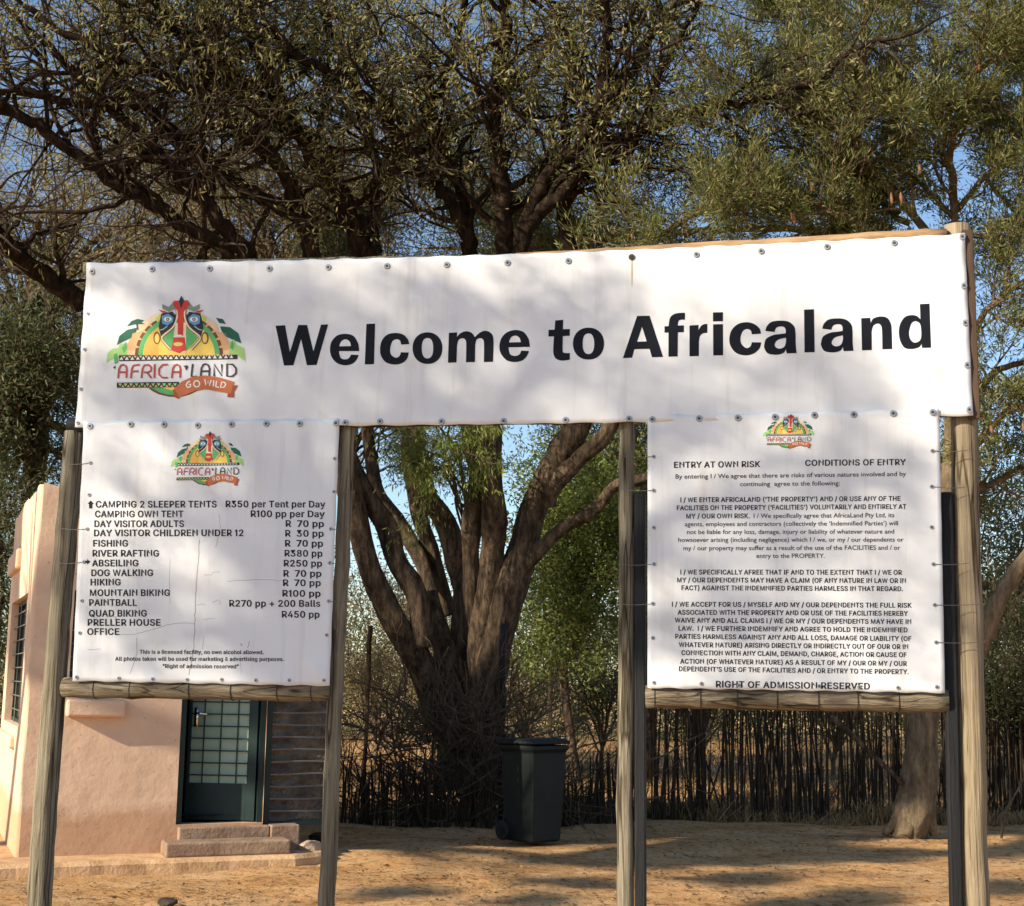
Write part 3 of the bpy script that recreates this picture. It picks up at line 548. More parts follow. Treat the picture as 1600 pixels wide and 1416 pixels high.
# the emblem, in coordinates of a 1600 px wide enlargement of the first one
LC = {k: flat('print_' + k, c) for k, c in dict(peach=(.72, .42, .20), pale_peach=(.80, .58, .34), cream=(.78, .66, .46), brown=(.16, .06, .03), green=(.10, .42, .14), dark_green=(.015, .12, .07), light_green=(.36, .62, .20), yellow=(.80, .58, .12), orange=(.78, .42, .08), leaf_yellow=(.55, .62, .12), black=(.02, .02, .025), blue=(.10, .30, .52), grey_blue=(.35, .45, .50), pink=(.75, .50, .50), red=(.55, .045, .035), lip=(.62, .52, .15), grey_green=(.22, .28, .20), brick=(.50, .15, .06), dark_brick=(.35, .08, .03), pale_blue=(.62, .74, .76), white=(.80, .78, .76), text_red=(.45, .07, .06), text_black=(.04, .035, .04)).items()}
def emblem(sheet, parent, conv, base_lift=.0006):
    def shape(name, polys, par):
        names = []
        for c, _, _ in polys:
            if c not in names: names.append(c)
        b = MB()
        for c, l, lay in polys: poly_mesh(b, sheet, l, base_lift + .00035 * lay, conv, names.index(c))
        return b.build(name, [LC[c] for c in names], par)
    def mir(pts, ax=1640): return [(ax - x, y) for x, y in pts]
    def both(c, pts, lay, ax=1640): return [(c, [pts], lay), (c, [mir(pts, ax)], lay)]
    def ell(cx, cy, rx, ry, a0=0, a1=360, n=36): return [(cx + rx * math.cos(math.radians(a)), cy - ry * math.sin(math.radians(a))) for a in np.linspace(a0, a1, n)]
    def ring(cx, cy, r0, r1, k0, k1): return ell(cx, cy, r1, k1, 0, 180) + ell(cx, cy, r0, k0, 180, 0)
    arch = both('peach', [(290, 660), (305, 600), (345, 500), (470, 470), (420, 560), (395, 665)], 1, 1590) + both('pale_peach', [(285, 705), (300, 660), (395, 665), (390, 710)], 1, 1590) + both('pale_peach', [(405, 480), (425, 410), (560, 330), (610, 370), (480, 470)], 1, 1590) + both('cream', [(440, 395), (560, 310), (650, 300), (600, 370), (500, 420)], 2, 1590)
    arch += [('brown', [ring(800, 716, 385, 425, 365, 400)], 3), ('green', [ring(800, 714, 345, 392, 335, 380)], 4), ('yellow', [ell(800, 712, 346, 336, 0, 180)], 4), ('orange', [[(456, 710), (470, 610), (520, 510), (600, 460), (600, 710)]], 5)]
    for a in range(12, 60, 12): arch += both('peach', [(800 - 432 * math.cos(math.radians(a - 2)), 716 - 405 * math.sin(math.radians(a - 2))), (800 - 432 * math.cos(math.radians(a + 3)), 716 - 405 * math.sin(math.radians(a + 3))), (800 - 385 * math.cos(math.radians(a + 1)), 716 - 365 * math.sin(math.radians(a + 1)))], 5, 1600)
    logo = shape('logo', arch, parent)
    motif = ([('dark_green', [q], 1) for q in ([(298, 432), (340, 382), (400, 360), (470, 375), (512, 405), (440, 412), (380, 412)], [(200, 612), (225, 525), (300, 465), (395, 443), (390, 480), (345, 540), (260, 580)], [(1155, 350), (1220, 362), (1252, 410), (1185, 400)], [(1195, 432), (1290, 440), (1372, 500), (1402, 597), (1340, 572), (1250, 530), (1210, 480)])] + [('brown', [[(385, 410), (405, 410), (412, 470), (398, 470)]], 1)] +
          [('light_green', [q], 2) for q in ([(100, 782), (108, 690), (160, 645), (215, 640), (230, 600), (300, 592), (300, 705), (222, 712), (205, 745), (150, 745)], [(1280, 700), (1285, 590), (1330, 555), (1350, 610), (1425, 640), (1442, 772), (1390, 735), (1362, 705)])] + [('green', [q], 3) for q in ([(170, 700), (205, 690), (215, 780), (180, 795)], [(250, 640), (290, 580), (300, 640), (270, 690)], [(1290, 640), (1310, 570), (1330, 600), (1320, 660)])])
    for sd_ in (0, 1): shape('plant_motif', [q for q in motif if (q[1][0][0][0] > 800) == bool(sd_)], logo)
    tri = [('black', [[(222, 710), (1362, 706), (1362, 748), (222, 766)]], 4)]
    for i in range(21):
        x = 245 + i * 53; y = 763 - 17 * (x - 222) / 1140; tri += [('pale_blue', [[(x - 19, y - 8), (x + 19, y - 8), (x, y - 40)]], 5)]
        if i < 20: tri += [('peach', [[(x + 12, y - 46), (x + 42, y - 46), (x + 27, y - 24)]], 5)]
    tri += [('black', [[(200, 972), (800, 966), (790, 1018), (200, 1022)]], 4)]
    for i in range(11):
        x = 232 + i * 53; tri += [('light_green', [[(x - 18, 980), (x + 18, 980), (x, 1010)]], 5), ('peach', [[(x + 12, 1016), (x + 42, 1016), (x + 27, 992)]], 5)]
    tri += [('brown', [[(500, 1022), (860, 1018), (1000, 1040), (900, 1088), (800, 1112), (700, 1108), (600, 1084), (540, 1052)]], 2), ('green', [[(530, 1022), (860, 1018), (900, 1060), (800, 1092), (700, 1090), (615, 1068)]], 3), ('yellow', [[(640, 1020), (840, 1018), (800, 1050), (720, 1046)]], 4)]
    shape('pattern_band', tri, logo)
    mk = both('grey_green', [(640, 218), (700, 248), (742, 205), (760, 265), (700, 292), (640, 262)], 6) + both('red', [(600, 272), (662, 284), (690, 300), (640, 302)], 7) + both('leaf_yellow', [(575, 352), (640, 305), (625, 370), (590, 395)], 6)
    mk += [('green', [[(622, 540), (750, 440), (890, 440), (985, 545), (880, 662), (805, 690), (715, 662)]], 6)]
    mk += both('black', [(632, 310), (740, 292), (772, 340), (745, 435), (690, 505), (625, 525), (605, 440), (618, 370)], 7) + both('blue', [(635, 335), (700, 312), (748, 350), (742, 392), (690, 425), (640, 405)], 8) + both('white', ell(694, 366, 38, 22), 9) + both('black', ell(694, 366, 17, 16), 10) + both('pink', ell(694, 366, 9, 8), 11)
    mk += [(c, l, k) for c, l, k in [('grey_blue', stroke([(618, 470), (650, 462), (690, 432)], 10), 9)]] + [('grey_blue', [mir(stroke([(618, 470), (650, 462), (690, 432)], 10)[0])], 9)]
    for wdt, cc, ly in ((26, 'brown', 8), (14, 'cream', 9)):
        s_ = stroke(catmull([(748, 200), (778, 262), (782, 350), (740, 445), (636, 538), (672, 600), (722, 656)], 5), wdt)[0]; mk += [(cc, [s_], ly), (cc, [mir(s_)], ly)]
    mk += [('cream', [[(768, 400), (872, 400), (868, 690), (730, 672), (752, 520)]], 9), ('red', [[(752, 188), (888, 184), (904, 215), (850, 292), (842, 522), (790, 527), (790, 292), (742, 215)]], 10), ('red', [[(750, 540), (858, 540), (872, 662), (800, 690), (728, 664)]], 10), ('lip', [ell(795, 605, 46, 19)], 11), ('white', [ell(800, 524, 32, 10)], 11), ('black', [[(803, 190), (825, 138), (850, 188), (836, 225), (824, 262), (812, 225)]], 12)]
    mk += [(c, [q], l) for c, q, l in both_list(both('brown', ell(588, 545, 34, 60), 6))] + both('yellow', ell(590, 548, 22, 45), 7)
    shape('mask', mk, logo)
    W = 17; A = [[(212, 930), (222, 840), (238, 808), (262, 800), (288, 812), (296, 845), (292, 928)], [(222, 872), (292, 872)]]
    L = [('text_red', s_) for s_ in A + [[(335, 930), (345, 840), (360, 808), (420, 800)], [(345, 866), (410, 862)], [(437, 928), (447, 840), (465, 805), (510, 803), (534, 830), (528, 862), (497, 874), (462, 874)], [(492, 874), (534, 928)], [(565, 795), (562, 928)], [(692, 800), (640, 803), (608, 840), (606, 895), (640, 925), (692, 926)]] + [[(x + 518, y) for x, y in q] for q in A]]
    L += [('text_black', s_) for s_ in [[(932, 794), (918, 914), (972, 914)], [(1008, 920), (1016, 835), (1032, 802), (1056, 795), (1082, 806), (1094, 840), (1090, 915)], [(1016, 864), (1092, 864)], [(1138, 912), (1138, 797), (1212, 908), (1212, 797)], [(1262, 912), (1262, 795), (1318, 800), (1350, 838), (1348, 885), (1312, 914), (1262, 912)]]]
    sub = [(c, q, 6) for c, s_ in L for q in ([l] for l in [stroke(s_, W)] for l in [l[0]] if not np.allclose(s_[0], s_[-1]))]
    for c, s_ in L:
        if np.allclose(s_[0], s_[-1]): sub.append((c, stroke(s_, W), 6))
    sub += [('text_black', [[(842, 812), (882, 806), (888, 830), (866, 858), (860, 832)]], 6), ('text_black', [[(163, 826), (190, 808), (184, 842)]], 6)]
    shape('lettering', sub, logo)
    rb = [('dark_brick', [[(740, 1042), (830, 1015), (800, 1132), (755, 1112)]], 7), ('dark_brick', [[(1290, 1000), (1366, 1000), (1330, 1060), (1330, 1117), (1265, 1112)]], 7), ('brick', [[(755, 1030), (830, 962), (930, 917), (1060, 905), (1190, 925), (1330, 965), (1300, 1080), (1180, 1060), (1060, 1035), (960, 1052), (860, 1093), (800, 1112)]], 8)]
    for s_ in [[(908, 962), (885, 970), (870, 998), (885, 1022), (912, 1012), (915, 990), (896, 992)], [(1050, 942), (1062, 1000), (1082, 962), (1095, 1005), (1112, 950)], [(1138, 952), (1132, 1010)], [(1163, 958), (1156, 1014), (1186, 1020)]]: rb.append(('white', stroke(s_, 13), 10))
    rb += [('white', stroke([(972 + 28 * math.cos(a), 986 + 30 * math.sin(a)) for a in np.linspace(0, 2 * math.pi, 17)], 13), 10), ('white', stroke([(1212, 968), (1202, 1024), (1238, 1016), (1252, 992), (1240, 972), (1212, 968)], 12), 10)]
    shape('ribbon', rb, logo)
def both_list(x): return [(c, l[0], k) for c, l, k in x]
emblem(ban, banner_t, lambda x, y: (150 + x * .1625, 440 + y * .1625))
# fasteners: round washers with a screw
def washer_proto(name, r, th, mt, mt2, parent):
    b = MB(); n = 20; ring = lambda rr, y: [(rr * math.cos(a), y, rr * math.sin(a)) for a in np.arange(n) * 2 * math.pi / n]
    rows = [ring(r, 0), ring(r, th * .6), ring(r * .85, th), ring(r * .42, th), ring(r * .36, th * 1.5), ring(r * .12, th * 1.5)]; f = []
    for j in range(len(rows) - 1):
        for k in range(n): f.append((j * n + k, (j + 1) * n + k, (j + 1) * n + (k + 1) % n, j * n + (k + 1) % n))
    me = bpy.data.meshes.new(name); me.from_pydata([q for rw in rows for q in rw], [], f + [tuple((len(rows) - 1) * n + k for k in range(n))]); me.materials.append(mt); me.materials.append(mt2)
    for i, p_ in enumerate(me.polygons):
        if i >= 3 * n: p_.material_index = 1
    return me
WASH = washer_proto('washer', .0125, .004, M['zinc'], M['darkzinc'], None); DARKW = washer_proto('washer', .0125, .004, M['darkzinc'], M['hole'], None); NAIL = washer_proto('nail', .0072, .003, M['zinc'], M['hole'], None)
NROT = Matrix((Vector(SU), Vector(SN), Vector((0, 0, 1)))).transposed()
def fasten(sheet, parent, pix, me, name):
    for x, y in pix:
        p = sheet.at(x, y, .0012); o = link(bpy.data.objects.new(name, me), parent); o.matrix_basis = Matrix.Translation(Vector(p) - parent.location) @ NROT.to_4x4()
fasten(ban, banner_t, [(145, 425), (238, 421), (328, 420), (421, 420), (513, 418), (605, 416), (698, 414), (793, 411), (888, 408), (1088, 398), (1189, 393), (1292, 386), (1397, 380), (1503, 371), (1506, 447), (1508, 505), (1511, 571), (1514, 641), (540, 661), (594, 659), (690, 659), (787, 658), (884, 657), (983, 655)], WASH, 'washer')
fasten(ban, banner_t, [(987, 402)], DARKW, 'washer'); fasten(ban, banner_t, [(137, 490), (132, 546), (126, 608), (122, 661)], NAIL, 'nail')
b = MB(); poly_mesh(b, ban, [[(986, 407), (989, 407), (989, 425), (988, 448), (987, 448), (986, 425)]], .0006, lambda x, y: (x, y)); b.build('rust_streak', M['rust'], banner_t)
